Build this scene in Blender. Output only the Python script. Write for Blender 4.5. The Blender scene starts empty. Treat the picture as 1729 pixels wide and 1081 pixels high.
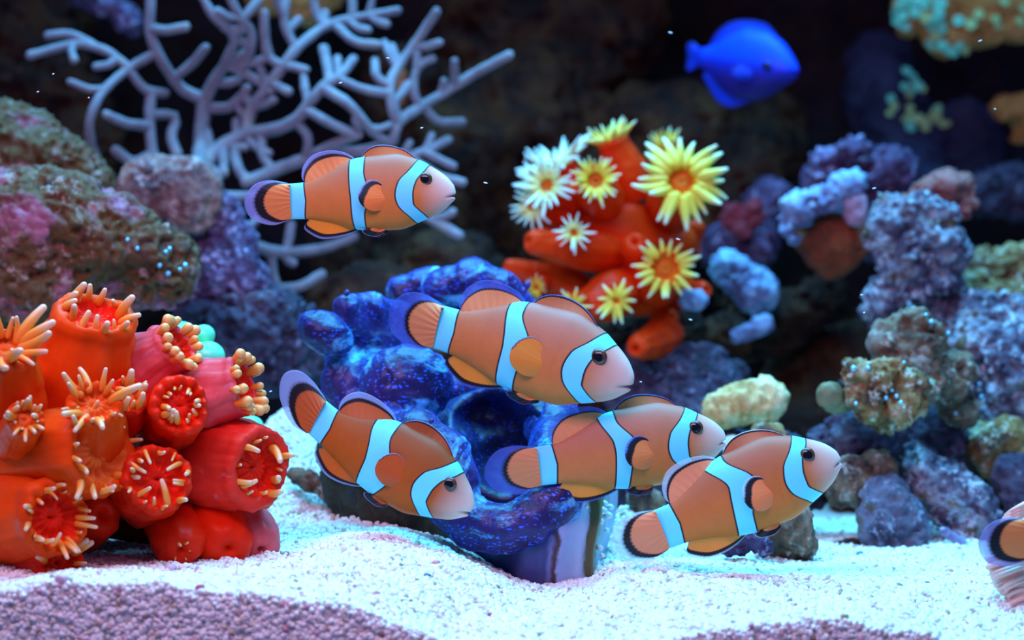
import bpy, math, random
import numpy as np
from mathutils import Vector, Matrix
from mathutils.bvhtree import BVHTree

random.seed(4); RNG = np.random.default_rng(4)
SC = bpy.context.scene
COL = SC.collection

# ------------------------------------------------------------------ camera, world, lights, exposure
F = 3890.0            # focal length in pixels of the 1729 x 1081 frame
CZ = 0.12             # camera height above the tank bottom (m); camera 0.9 m in front of y = 0
cam = bpy.data.cameras.new('camera'); cam_o = bpy.data.objects.new('camera', cam); COL.objects.link(cam_o)
cam_o.location = (0, -0.9, CZ); cam_o.rotation_euler = (math.pi/2, 0, 0)
cam.sensor_width = 36; cam.lens = 36*F/1729; cam.clip_start = 0.02; cam.clip_end = 20
cam.dof.use_dof = True; cam.dof.focus_distance = 0.898; cam.dof.aperture_fstop = 8.5
SC.camera = cam_o
SC.view_settings.view_transform = 'Standard'; SC.view_settings.look = 'None'
SC.view_settings.gamma = 1; SC.view_settings.use_curve_mapping = False
SC.view_settings.exposure = 0.0
SC.cycles.use_denoising = True
SC.cycles.max_bounces = 6; SC.cycles.transparent_max_bounces = 12
SC.cycles.sample_clamp_indirect = 4

w = bpy.data.worlds.new('room'); SC.world = w; w.use_nodes = True
w.node_tree.nodes['Background'].inputs[0].default_value = (0.22, 0.36, 1.0, 1)
w.node_tree.nodes['Background'].inputs[1].default_value = 0.29

def area(name, loc, target, sx, sy, power, color, spread=180):
    l = bpy.data.lights.new(name, 'AREA'); l.shape = 'RECTANGLE'; l.size = sx; l.size_y = sy
    l.energy = power; l.color = color; l.spread = math.radians(spread)
    o = bpy.data.objects.new(name, l); COL.objects.link(o); o.location = loc
    o.rotation_euler = (Vector(target)-Vector(loc)).to_track_quat('-Z', 'Y').to_euler()
    return o
# the cyan LED panel of the tank hood, and an added pink fill light before the front glass
area('hood_lamp_cyan', (0.06, 0.14, 0.60), (0.05, 0.10, 0), 0.74, 0.50, 8.6, (0.09, 0.57, 1.0), 110)
area('front_fill_pink', (-0.14, -0.33, 0.42), (-0.04, 0.0, 0.09), 0.54, 0.14, 0.98, (0.97, 0.60, 0.98), 120)

# ------------------------------------------------------------------ helpers
def P(px, py, d):
    return Vector(((px-864.5)/F*d, d-0.9, CZ+(540.5-py)/F*d))
def S(r, d): return r*d/F

def hash3(i, j, k, seed):
    n = (i*374761393 + j*668265263 + k*2147483647*3 + seed*1274126177) & 0xffffffff
    n = ((n ^ (n >> 13))*1274126177) & 0xffffffff
    return ((n ^ (n >> 16)) & 0xffff)/65535.0
def vnoise(p, seed=0):
    f = np.floor(p).astype(np.int64); t = p-f; t = t*t*(3-2*t)
    r = 0
    for a in (0, 1):
        for b in (0, 1):
            for c in (0, 1):
                wgt = (t[:, 0] if a else 1-t[:, 0])*(t[:, 1] if b else 1-t[:, 1])*(t[:, 2] if c else 1-t[:, 2])
                r = r + wgt*hash3(f[:, 0]+a, f[:, 1]+b, f[:, 2]+c, seed)
    return r*2-1
def fbm(p, scale, octv=4, seed=0, gain=0.5):
    r = 0; a = 1.0
    for o in range(octv):
        r = r + a*vnoise(p*scale*(2**o)+7.3*o, seed+o); a *= gain
    return r

def mesh_obj(name, verts, faces, mat, parent=None, origin='base', smooth=True, attrs=None, mats=None, fmat=None):
    v = np.asarray(verts, dtype=np.float64)
    if isinstance(origin, str):
        if origin == 'base':
            mn, mx = v.min(0), v.max(0); org = np.array([(mn[0]+mx[0])/2, (mn[1]+mx[1])/2, mn[2]])
        else: org = np.zeros(3)
    else: org = np.asarray(origin, dtype=float)
    me = bpy.data.meshes.new(name)
    if isinstance(faces, np.ndarray) and faces.ndim == 2:
        n, k = faces.shape
        me.vertices.add(len(v)); me.vertices.foreach_set('co', (v-org).astype(np.float32).ravel())
        me.loops.add(n*k); me.loops.foreach_set('vertex_index', faces.astype(np.int32).ravel())
        me.polygons.add(n); me.polygons.foreach_set('loop_start', np.arange(0, n*k, k, dtype=np.int32))
        me.update(calc_edges=True)
    else:
        me.from_pydata([tuple(x) for x in (v-org)], [], [tuple(f) for f in faces]); me.update()
    me.polygons.foreach_set('use_smooth', [smooth]*len(me.polygons))
    for mm in (mats or [mat]): me.materials.append(mm)
    if fmat is not None: me.polygons.foreach_set('material_index', list(fmat))
    for an, av in (attrs or {}).items():
        a = me.attributes.new(an, 'FLOAT', 'POINT'); a.data.foreach_set('value', np.asarray(av, dtype=np.float32))
    o = bpy.data.objects.new(name, me); COL.objects.link(o)
    o.location = Vector(org)
    if parent is not None:
        o.parent = parent
        if isinstance(origin, str) and origin == 'base': o.location = Vector(org)-Vector(parent.location)
    return o
def tag(o, label, cat, group=None, kind=None):
    o['label'] = label; o['category'] = cat
    if group: o['group'] = group
    if kind: o['kind'] = kind
    return o
def empty(name, loc, label, cat, group=None):
    o = bpy.data.objects.new(name, None); COL.objects.link(o); o.location = loc; o.empty_display_size = .01
    return tag(o, label, cat, group)

# ------------------------------------------------------------------ signed-distance modelling (surface nets)
def surface_nets(G, org, h):
    nx, ny, nz = G.shape; s = G < 0
    acc = np.zeros((nx-1, ny-1, nz-1, 3), np.float32); cnt = np.zeros((nx-1, ny-1, nz-1), np.float32)
    n = (nx-1, ny-1, nz-1)
    for ax in range(3):
        oth = [a for a in range(3) if a != ax]
        for a in (0, 1):
            for b in (0, 1):
                o = [0, 0, 0]; o[oth[0]] = a; o[oth[1]] = b
                sl0 = tuple(slice(o[i], o[i]+n[i]) for i in range(3))
                o1 = list(o); o1[ax] = 1
                sl1 = tuple(slice(o1[i], o1[i]+n[i]) for i in range(3))
                f0, f1 = G[sl0], G[sl1]; c = s[sl0] != s[sl1]
                t = f0[c]/(f0[c]-f1[c])
                pos = np.zeros((len(t), 3), np.float32); pos[:] = o; pos[:, ax] = t
                acc[c] += pos; cnt[c] += 1
    m = cnt > 0; idx = -np.ones(n, np.int64); idx[m] = np.arange(m.sum())
    cell = np.argwhere(m); v = (cell+acc[m]/cnt[m][:, None])*h+org
    quads = []
    for ax in range(3):
        u, w_ = [(1, 2), (2, 0), (0, 1)][ax]
        sl0 = [slice(1, -1)]*3; sl1 = [slice(1, -1)]*3
        sl0[ax] = slice(0, -1); sl1[ax] = slice(1, None)
        a, b = s[tuple(sl0)], s[tuple(sl1)]
        c = np.argwhere(a != b); sg = a[a != b]
        c = c+1; c[:, ax] -= 1
        def cell_at(du, dw):
            q = c.copy(); q[:, u] -= du; q[:, w_] -= dw
            return idx[q[:, 0], q[:, 1], q[:, 2]]
        q = np.stack([cell_at(1, 1), cell_at(0, 1), cell_at(0, 0), cell_at(1, 0)], 1)
        q[~sg] = q[~sg][:, ::-1]
        quads.append(q)
    return v, np.concatenate(quads)
def prim(p, q):
    if q[0] == 'c':
        a, b, ra, rb = np.array(q[1]), np.array(q[2]), q[3], q[4]; ba = b-a; l2 = (ba*ba).sum()
        pa = p-a
        t = np.clip((pa@ba)/l2, 0, 1) if l2 > 1e-12 else np.zeros(p.shape[:-1])
        return np.linalg.norm(pa-t[..., None]*ba, axis=-1)-(ra+t*(rb-ra))
    c, r = np.array(q[1]), np.array(q[2]); x = p-c
    if len(q) > 3: x = x@np.array(q[3])
    k0 = np.linalg.norm(x/r, axis=-1); k1 = np.linalg.norm(x/(r*r), axis=-1)+1e-9
    return k0*(k0-1)/k1
def smin(a, b, k):
    hh = np.maximum(k-np.abs(a-b), 0)/k
    return np.minimum(a, b)-hh*hh*k*0.25
def sdf(prims, h, k, carve=(), kc=None, pad=None):
    lo = np.full(3, 1e9); hi = -lo
    for q in prims:
        if q[0] == 'c':
            for c, r in ((q[1], q[3]), (q[2], q[4])):
                lo = np.minimum(lo, np.array(c)-r); hi = np.maximum(hi, np.array(c)+r)
        else:
            r = max(q[2]) if len(q) > 3 else np.array(q[2])
            lo = np.minimum(lo, np.array(q[1])-r); hi = np.maximum(hi, np.array(q[1])+r)
    pad = pad or (k*.5+2.5*h); lo -= pad; hi += pad
    n = np.ceil((hi-lo)/h).astype(int)+1
    g = np.stack(np.meshgrid(*[lo[i]+np.arange(n[i])*h for i in range(3)], indexing='ij'), -1)
    f = None
    for q in prims:
        d = prim(g, q); f = d if f is None else smin(f, d, k)
    for q in carve: f = -smin(-f, prim(g, q), kc or k)
    return surface_nets(f.astype(np.float32), lo, h)
def vnormals(v, q):
    a = v[q[:, 2]]-v[q[:, 0]]; b = v[q[:, 3]]-v[q[:, 1]]; n = np.cross(a, b)
    r = np.zeros_like(v)
    for i in range(4): np.add.at(r, q[:, i], n)
    return r/(np.linalg.norm(r, axis=1)[:, None]+1e-12)
def displace(v, q, amp, scale, octv=4, seed=0, ridge=False, gain=.55):
    n = vnormals(v, q); f = fbm(v, scale, octv, seed, gain)
    if ridge: f = 0.5-np.abs(f)
    return v+n*(amp*f)[:, None]

# ------------------------------------------------------------------ materials
class NT:
    def __init__(s, name):
        s.m = bpy.data.materials.new(name); s.m.use_nodes = True; s.t = s.m.node_tree
        s.b = s.t.nodes['Principled BSDF']; s.out = s.t.nodes['Material Output']
    def n(s, typ, **kw):
        x = s.t.nodes.new(typ)
        for k, v in kw.items():
            if k.startswith('_'): setattr(x, k[1:], v)
            else: x.inputs[k.replace('_', ' ')].default_value = v
        return x
    def l(s, a, b): s.t.links.new(a, b)
    def coord(s):
        return s.n('ShaderNodeTexCoord').outputs['Object']
    def ramp(s, fac, stops, interp='LINEAR'):
        r = s.n('ShaderNodeValToRGB'); r.color_ramp.interpolation = interp; e = r.color_ramp.elements
        while len(e) < len(stops): e.new(0.5)
        for i, (p_, c) in enumerate(stops):
            e[i].position = p_; e[i].color = (*c, 1) if len(c) == 3 else c
        s.l(fac, r.inputs[0]); return r.outputs[0]
    def mix(s, fac, a, b):
        x = s.t.nodes.new('ShaderNodeMix'); x.data_type = 'RGBA'
        for sock, v in ((x.inputs[0], fac), (x.inputs[6], a), (x.inputs[7], b)):
            if hasattr(v, 'is_output'): s.l(v, sock)
            elif isinstance(v, tuple): sock.default_value = (*v, 1)
            else: sock.default_value = v
        return x.outputs[2]
    def attr(s, name):
        a = s.n('ShaderNodeAttribute'); a.attribute_name = name; return a.outputs['Fac']
    def math(s, op, a, b=None):
        x = s.n('ShaderNodeMath', _operation=op)
        for i, v in enumerate((a, b)):
            if v is None: continue
            if hasattr(v, 'is_output'): s.l(v, x.inputs[i])
            else: x.inputs[i].default_value = v
        return x.outputs[0]
    def noise(s, scale, detail=4, rough=.55, vec=None, dist=0):
        x = s.n('ShaderNodeTexNoise', Scale=scale, Detail=detail, Roughness=rough, Distortion=dist)
        s.l(vec or s.coord(), x.inputs['Vector']); return x.outputs['Fac']
    def bump(s, hgt, strength, dist=.001):
        b = s.n('ShaderNodeBump', Strength=strength, Distance=dist); s.l(hgt, b.inputs['Height'])
        s.l(b.outputs[0], s.b.inputs['Normal']); return b
    def set(s, **kw):
        for k, v in kw.items():
            i = s.b.inputs[k.replace('_', ' ')]
            if hasattr(v, 'is_output'): s.l(v, i)
            else: i.default_value = (*v, 1) if isinstance(v, tuple) and len(v) == 3 else v
        return s.m

def rockmat(name, pal, scale=70, speck=None, speck_amt=.35, rough=.6, bump=1.0, spec=.3):
    """mottled encrusted rock: a palette run through broad noise plus fine speckles"""
    t = NT(name); c = t.coord()
    f = t.noise(scale, 6, .62, c, .4)
    n = len(pal); col = t.ramp(f, [(0.34+0.30*i/(n-1), p) for i, p in enumerate(pal)])
    if speck:
        f2 = t.noise(scale*4.5, 3, .6, c)
        m = t.ramp(f2, [(1-speck_amt-.10, (0, 0, 0)), (1-speck_amt, (1, 1, 1))])
        f3 = t.noise(scale*1.4, 2, .5, c); m3 = t.ramp(f3, [(.42, (0, 0, 0)), (.62, (1, 1, 1))])
        mm = t.math('MULTIPLY', m, m3)
        col = t.mix(mm, col, speck)
    h = t.noise(scale*5, 6, .7, c)
    t.bump(h, bump, .0016)
    return t.set(Base_Color=col, Roughness=rough, Specular_IOR_Level=spec)

def plain(name, col, rough=.5, var=.25, scale=120, bump=.3, spec=.5, sss=0, coat=0):
    t = NT(name); c = t.coord()
    f = t.noise(scale, 4, .6, c)
    lo = tuple(x*(1-var) for x in col); hi = tuple(min(1, x*(1+var)) for x in col)
    cc = t.ramp(f, [(.3, lo), (.7, hi)])
    if bump: t.bump(t.noise(scale*3, 3, .6, c), bump, .0006)
    m = t.set(Base_Color=cc, Roughness=rough, Specular_IOR_Level=spec, Coat_Weight=coat)
    if sss:
        t.set(Subsurface_Weight=sss, Subsurface_Scale=.003); t.b.inputs['Subsurface Radius'].default_value = (1, .35, .2)
    return m

# ------------------------------------------------------------------ setting: sand bed, back of the tank
GX = [0, 80, 200, 330, 450, 600, 700, 760, 1100, 1180, 1300, 1450, 1560, 1620, 1729]
GY = [1003, 985, 984, 998, 1004, 1030, 1062, 1092, 1092, 1070, 1050, 1054, 1070, 1092, 1092]
DG = 0.80
def sand_h(X, d):
    """height of the sand for arrays of world x and distance from the camera"""
    u = X*F/0.86+864.5
    hg = CZ-(np.interp(X*F/DG+864.5, GX, GY)-540.5)/F*DG
    hm = np.interp(u, [-100, 300, 470, 560, 650, 740, 810, 870, 910, 990, 1050, 1120, 1400, 1800],
                   [.026, .0255, .027, .034, .0355, .030, .0225, .015, .0135, .0145, .021, .0225, .019, .018])
    hb = np.interp(u, [0, 400, 560, 700, 1000, 1200, 1800], [.030, .038, .036, .026, .020, .018, .019])
    a = np.clip((d-DG)/(0.875-DG), 0, 1); a = a*a*(3-2*a)
    b = np.clip((d-.89)/(1.05-.89), 0, 1); b = b*b*(3-2*b)
    h = (hg*(1-a)+hm*a)*(1-b)+hb*b
    h = h+.040*np.exp(-((X+.102)/.030)**2-((d-1.09)/.06)**2)
    h = h+.020*np.exp(-((X-.052)/.014)**2-((d-1.01)/.03)**2)
    h = h+.0012*np.sin(X*150+d*60)*np.sin(d*130+X*40)+.0007*np.sin(X*420)*np.sin(d*380+1)
    return h
def build_sand():
    xs = np.linspace(-.34, .34, 260); nf = 14
    ds = np.concatenate([np.linspace(DG, .95, 90), np.linspace(.955, 1.62, 90)])
    X, D = np.meshgrid(xs, ds, indexing='ij'); H = sand_h(X, D)
    top = np.stack([X, D-.9, H], -1)
    hz = H[:, :1]; tt = np.linspace(0, 1, nf, endpoint=False)[None, :]
    face = np.stack([np.repeat(xs[:, None], nf, 1), np.full((len(xs), nf), DG-.9-.0005)-.0012*(1-tt), -.012+(hz+.012)*tt], -1)
    g = np.concatenate([face, top], 1); nx, ny = g.shape[:2]; v = g.reshape(-1, 3)
    i = np.arange(nx-1)[:, None]*ny+np.arange(ny-1)[None, :]
    q = np.stack([i, i+ny, i+ny+1, i+1], -1).reshape(-1, 4)
    t = NT('sand_bed_material'); c = t.coord()
    t.bump(t.noise(600, 3, .6, c), .8, .001)
    m = t.set(Base_Color=t.ramp(t.noise(260, 4, .7, c), [(.3, (.42, .38, .34)), (.7, (.78, .76, .72))]), Roughness=.8)
    floor = mesh_obj('floor', v, q, m, origin=(0, 0, 0)); floor['kind'] = 'structure'
    # loose grains lying on the bed, thousands of them
    P0, P1, P2 = v[q[:, 0]], v[q[:, 1]], v[q[:, 2]]
    ar = np.linalg.norm(np.cross(P1-P0, v[q[:, 3]]-P0), axis=1)
    cen = P0; vis = (np.abs(cen[:, 0]) < .275*(cen[:, 1]+.9)/.9+.01) & (cen[:, 1] < .26) & (cen[:, 2] > .002)
    wgt = ar*vis*np.where(cen[:, 1] < .03, 1.0, np.where(cen[:, 1] < .12, .65, .4))
    N = 95000; k = RNG.choice(len(q), N, p=wgt/wgt.sum()); a, b = RNG.random(N), RNG.random(N)
    pt = P0[k]+(P1[k]-P0[k])*a[:, None]+(v[q[k, 3]]-P0[k])*b[:, None]
    me = bpy.data.meshes.new('sand_grains'); me.from_pydata([tuple(x) for x in pt], [], []); me.update()
    o = bpy.data.objects.new('sand_grains', me); COL.objects.link(o)
    tag(o, 'loose white coral sand grains covering the tank bottom', 'sand', kind='stuff')
    # the grain that is repeated: a lumpy pebble
    t = NT('sand_grain_material'); info = t.n('ShaderNodeObjectInfo').outputs['Random']
    col = t.ramp(info, [(0, (.30, .20, .15)), (.03, (.55, .42, .32)), (.10, (.80, .70, .60)), (.30, (.86, .82, .78)), (.75, (.93, .91, .88)), (.94, (.80, .72, .74)), (.985, (.62, .30, .36))])
    gm = t.set(Base_Color=col, Roughness=.45, Specular_IOR_Level=.4)
    import bmesh
    bm = bmesh.new(); bmesh.ops.create_icosphere(bm, subdivisions=2, radius=1)
    for vv in bm.verts:
        n_ = fbm(np.array([vv.co]), 1.1, 2, 9)[0]; vv.co = vv.co*(1+.28*n_); vv.co.z *= .72; vv.co.x *= 1.12
    gme = bpy.data.meshes.new('sand_grain'); bm.to_mesh(gme); bm.free()
    gme.materials.append(gm); gme.polygons.foreach_set('use_smooth', [True]*len(gme.polygons))
    me.materials.append(gm)
    return o, gme
SAND, GRAIN = build_sand()
def grain_nodes(o, gme):
    # the prototype stays inside the node tree through a hidden-from-view-layer object
    proto = bpy.data.objects.new('sand_grain', gme)
    ng = bpy.data.node_groups.new('scatter_grains', 'GeometryNodeTree')
    ng.interface.new_socket('Geometry', in_out='INPUT', socket_type='NodeSocketGeometry')
    ng.interface.new_socket('Geometry', in_out='OUTPUT', socket_type='NodeSocketGeometry')
    N = ng.nodes; gi = N.new('NodeGroupInput'); go = N.new('NodeGroupOutput')
    oi = N.new('GeometryNodeObjectInfo'); oi.inputs['Object'].default_value = proto; oi.inputs['As Instance'].default_value = True
    ip = N.new('GeometryNodeInstanceOnPoints')
    rv = N.new('FunctionNodeRandomValue'); rv.data_type = 'FLOAT_VECTOR'; rv.inputs[1].default_value = (6.28, 6.28, 6.28)
    rs = N.new('FunctionNodeRandomValue'); rs.data_type = 'FLOAT'; rs.inputs[2].default_value = .0007; rs.inputs[3].default_value = .00155
    L = ng.links.new
    L(gi.outputs[0], ip.inputs['Points']); L(oi.outputs['Geometry'], ip.inputs['Instance'])
    L(rv.outputs[0], ip.inputs['Rotation']); L(rs.outputs[1], ip.inputs['Scale']); L(ip.outputs[0], go.inputs[0])
    md = o.modifiers.new('scatter', 'NODES'); md.node_group = ng
grain_nodes(SAND, GRAIN)

def build_back():
    xs = np.linspace(-.5, .5, 130); zs = np.linspace(-.05, .62, 100)
    X, Z = np.meshgrid(xs, zs, indexing='ij'); p = np.stack([X, np.zeros_like(X), Z], -1).reshape(-1, 3)
    p[:, 1] = .70-.06*fbm(p, 9, 4, 31)-.02*np.abs(fbm(p, 30, 3, 5))
    ny = len(zs); i = np.arange(len(xs)-1)[:, None]*ny+np.arange(ny-1)[None, :]
    q = np.stack([i, i+ny, i+ny+1, i+1], -1).reshape(-1, 4)
    m = rockmat('dark_back_rock', [(.010, .004, .006), (.028, .009, .008), (.016, .007, .014), (.045, .014, .010)], 14, None, rough=.8, spec=.2)
    o = mesh_obj('wall_back', p, q, m, origin=(0, .70, 0)); o['kind'] = 'structure'
build_back()

# ------------------------------------------------------------------ rocks
ROCKS = {}
def rock(key, name, label, blobs, mat, amp=.0030, scale=55, h=.0012, k=None, cat='rock', group=None, seed=None, ridge=False):
    pr = []
    for bl in blobs:
        if len(bl) == 4:
            c = tuple(P(*bl[:3])); r = S(bl[3], bl[2]); pr.append(('c', c, c, r, r))
        else:
            pr.append(('c', tuple(P(*bl[0:3])), tuple(P(*bl[4:7])), S(bl[3], bl[2]), S(bl[7], bl[6])))
    rm = np.mean([q[3] for q in pr])
    v, q = sdf(pr, h, k or rm*.7)
    sd = seed if seed is not None else (sum(map(ord, key)) % 97)
    v = displace(v, q, amp*1.35, scale, 3, sd); v = displace(v, q, amp*1.15, scale*2.6, 3, sd+9, True, .6); v = displace(v, q, amp*.35, scale*9, 2, sd+19)
    o = mesh_obj(name, v, q, mat); tag(o, label, cat, group)
    ROCKS[key] = (BVHTree.FromPolygons([Vector(x) for x in v], [tuple(f) for f in q]), o)
    return o

brown = (.125, .030, .008); dkbrown = (.028, .010, .007); olive = (.15, .052, .010); ochre = (.26, .17, .055)
purple = (.13, .06, .20); pink = (.38, .17, .27); lilac = (.30, .24, .46); pale = (.52, .50, .52); white = (.75, .74, .70); dkpurp = (.035, .018, .05)
M_enc = rockmat('encrusted_rock', [dkbrown, brown, olive, (.14, .06, .02), (.30, .08, .10), (.45, .13, .20)], 36, (.52, .30, .26), .36)
M_dk = rockmat('dark_brown_rock', [(.014, .005, .005), (.035, .009, .006), (.065, .016, .007), (.10, .03, .01)], 40, (.16, .06, .04), .28, rough=.7, spec=.15)
M_knob = rockmat('tan_purple_rock', [(.05, .02, .03), (.18, .055, .06), (.32, .12, .11), (.50, .24, .18)], 45, (.60, .36, .36), .38)
M_pur = rockmat('purple_rock', [(.015, .007, .015), (.07, .024, .08), (.11, .05, .13), (.22, .14, .30)], 48, (.44, .32, .54), .38)
M_dkpur = rockmat('dark_purple_rock', [(.018, .012, .025), dkpurp, (.07, .045, .09), (.12, .08, .12)], 50, (.24, .22, .34), .32)
M_mot = rockmat('mottled_pale_rock', [(.02, .010, .022), (.075, .035, .075), (.12, .08, .13), (.30, .27, .34), (.13, .065, .025)], 55, (.66, .62, .74), .40)
M_grey = rockmat('grey_olive_rock', [(.03, .014, .016), (.14, .062, .035), (.25, .135, .08), (.34, .24, .20)], 60, (.56, .44, .38), .38)
M_yel = rockmat('yellowish_rock', [(.04, .014, .010), (.19, .068, .018), (.36, .185, .055), (.50, .36, .24)], 62, (.72, .60, .48), .38)
M_bluer = rockmat('bluish_rock', [(.025, .02, .04), (.09, .075, .13), (.18, .17, .26), (.14, .09, .05)], 60, (.36, .38, .52), .36)
M_pale = rockmat('pale_yellow_stone', [(.40, .17, .04), (.64, .36, .13), (.80, .56, .28), (.86, .68, .44)], 55, None, bump=.4)
M_blues = rockmat('pale_blue_stone', [(.10, .05, .10), (.20, .17, .34), (.30, .36, .58), (.42, .54, .74)], 60, (.5, .6, .8), .36, bump=.6)
M_red = rockmat('red_sponge', [(.16, .028, .012), (.30, .05, .016), (.40, .09, .03)], 45, None, rough=.75, bump=.4)
M_pinkc = rockmat('pink_crust', [(.42, .14, .22), (.60, .30, .42), (.70, .42, .55)], 60, None, bump=.5)
M_tan = rockmat('tan_rock', [(.40, .13, .03), (.66, .28, .07), (.80, .40, .13)], 30, None, rough=.8, bump=.5)

# left side
rock('support_left', 'reef_rock', 'dark brown boulder hidden low behind the red cup coral', [(40, 640, 1.12, 120), (140, 720, 1.12, 110), (60, 820, 1.12, 140), (200, 840, 1.14, 120)], M_dk, h=.003)
rock('enc', 'reef_rock', 'long sloping brown reef rock crusted with pink and olive algae above the red cup coral',
     [(-30, 380, 1.05, 85), (20, 385, 1.05, 88), (90, 385, 1.05, 88), (160, 405, 1.055, 80), (215, 430, 1.06, 72), (265, 455, 1.06, 58), (292, 468, 1.065, 40), (60, 480, 1.05, 90), (170, 505, 1.07, 60)], M_enc, amp=.0028, scale=60)
rock('upleft', 'reef_rock', 'dark brown reef rock sloping down behind the pink crusted rock', [(-20, 250, 1.14, 75), (30, 255, 1.14, 70), (85, 275, 1.14, 60), (130, 305, 1.14, 48), (165, 345, 1.14, 36), (40, 340, 1.14, 80)], M_enc, amp=.003, seed=12)
rock('knob', 'reef_rock', 'rounded tan and purple rock knob under the sea fan trunk', [(250, 315, 1.14, 48), (300, 308, 1.14, 48), (335, 322, 1.14, 42), (255, 350, 1.14, 46), (320, 355, 1.14, 44)], M_knob, amp=.0016)
rock('column', 'reef_rock', 'lilac purple rock column below the tan rock knob', [(375, 375, 1.15, 42), (385, 430, 1.15, 48), (360, 470, 1.15, 50), (410, 480, 1.15, 44), (330, 420, 1.16, 45)], M_pur, amp=.0026)
rock('leftlow', 'reef_rock', 'brown and purple rock between the lilac column and the giant clam', [(420, 545, 1.15, 55), (470, 545, 1.15, 52), (500, 575, 1.15, 40), (370, 560, 1.15, 70), (430, 610, 1.15, 60), (490, 625, 1.15, 40), (340, 640, 1.16, 80)], M_dkpur, amp=.0035)
rock('slit', 'reef_rock', 'dark rock in shadow behind the giant clam', [(620, 560, 1.25, 110), (560, 640, 1.22, 60), (720, 600, 1.25, 100), (640, 700, 1.22, 90), (760, 480, 1.32, 90)], M_dk, h=.0025)
rock('tantop', 'reef_rock', 'tan rock lump high behind the sea fan branches', [(470, -20, 1.42, 50), (530, -18, 1.42, 52), (500, -60, 1.45, 70)], M_tan, h=.002)
rock('purpletop', 'reef_rock', 'small purple and white rock ledge above the left sea fan branches', [(180, 5, 1.34, 30), (215, 35, 1.34, 26), (160, -40, 1.36, 50)], M_pur, amp=.004)
rock('backleft', 'reef_rock', 'dark reddish brown back rock left of the sea fan', [(20, 60, 1.48, 110), (90, 160, 1.46, 90), (-20, 180, 1.46, 90), (150, 250, 1.44, 60)], M_dk, amp=.006, h=.003, scale=35)
rock('backmid', 'reef_rock', 'dark back rock wall between the sea fan and the blue fish', [(760, 300, 1.46, 120), (900, 200, 1.48, 120), (820, 60, 1.52, 110), (1000, 60, 1.52, 120), (640, 420, 1.44, 110), (1000, 420, 1.46, 130), (680, 160, 1.46, 70), (1150, 250, 1.46, 120), (1280, 240, 1.48, 90), (1240, 330, 1.44, 90)], M_dk, amp=.006, h=.0035, scale=30)

# under and right of the back coral
rock('under', 'reef_rock', 'purple grey rock under the orange cup coral', [(1110, 620, 1.17, 50), (1165, 640, 1.17, 55), (1220, 650, 1.18, 45), (1090, 690, 1.17, 70), (1180, 710, 1.16, 70), (1120, 800, 1.16, 110)], M_dkpur)
rock('coralfoot', 'reef_rock', 'dark rock ledge that carries the orange cup coral', [(960, 600, 1.22, 60), (1060, 590, 1.22, 60), (1150, 560, 1.22, 45), (1010, 690, 1.22, 90)], M_dk)
rock('palestone', 'stone', 'pale yellow oblong stone behind the clownfish heads', [(1222, 692, 1.06, 28, 1295, 674, 1.06, 32)], M_pale, amp=.0018, scale=70, cat='stone')
rock('prop', 'reef_rock', 'shadowed purple rock beneath the pale yellow stone', [(1230, 770, 1.07, 52), (1300, 770, 1.07, 48), (1340, 800, 1.08, 60), (1260, 840, 1.07, 70)], M_dkpur)
rock('pebble_b', 'stone', 'small rusty brown stone above the back of the lowest clownfish', [(1288, 738, 1.02, 20), (1312, 736, 1.02, 20)], M_yel, amp=.0014, cat='stone')
rock('pebble_w', 'stone', 'small white stone by the mouth of a clownfish', [(1236, 748, 1.052, 13), (1226, 752, 1.052, 11)], plain('white_stone', (.72, .74, .76), .6), amp=.0006, cat='stone')
rock('shelf', 'reef_rock', 'dark brown rock shelf sloping over the cave', [(1200, 585, 1.3, 40, 1300, 545, 1.3, 44), (1300, 545, 1.3, 44, 1400, 505, 1.3, 40), (1255, 500, 1.285, 44), (1225, 570, 1.27, 36)], M_dk)
rock('blue_a', 'stone', 'pale blue smooth stone beside the orange cup coral', [(1222, 452, 1.24, 30, 1275, 490, 1.24, 34)], M_blues, amp=.0026, cat='stone')
rock('blue_b', 'stone', 'slim pale blue stone lying on the dark shelf', [(1245, 568, 1.22, 12, 1288, 548, 1.22, 16)], M_blues, amp=.0018, cat='stone')
rock('farred', 'sponge', 'dim crimson sponge behind the pale blue stone', [(1240, 365, 1.36, 24), (1272, 362, 1.36, 24), (1255, 385, 1.36, 20)], plain('crimson', (.34, .03, .05), .8), cat='sponge')
rock('farmauve', 'reef_rock', 'mauve rock with pale patches behind the orange cup coral', [(1230, 420, 1.38, 42), (1280, 410, 1.38, 34), (1300, 350, 1.40, 40)], M_pur)
rock('sponge', 'sponge', 'rust red sponge under the light blue crust', [(1390, 385, 1.22, 48), (1420, 400, 1.22, 46), (1400, 430, 1.22, 42)], M_red, amp=.0014, cat='sponge')
rock('crust', 'encrusting_coral', 'light blue crust arching over the rust red sponge', [(1322, 372, 1.2, 12, 1345, 352, 1.2, 18), (1345, 352, 1.2, 18, 1395, 338, 1.2, 22), (1395, 338, 1.2, 22, 1432, 306, 1.2, 14), (1330, 375, 1.2, 10, 1340, 400, 1.2, 8)], M_blues, amp=.0030, scale=80, k=.004, cat='coral')
rock('pinkknob', 'encrusting_coral', 'pink coral knob beside the light blue crust', [(1440, 345, 1.2, 20), (1446, 365, 1.2, 16), (1434, 320, 1.2, 12)], M_pinkc, amp=.0012, cat='coral')
rock('lilactop', 'reef_rock', 'lilac lumpy rock crest above the light blue crust', [(1430, 262, 1.26, 24), (1450, 290, 1.26, 28), (1500, 282, 1.26, 22), (1520, 296, 1.26, 14), (1385, 300, 1.27, 30), (1470, 320, 1.27, 40), (1480, 380, 1.27, 50), (1420, 300, 1.27, 30)], M_pur, amp=.0042, k=.012)
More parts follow.
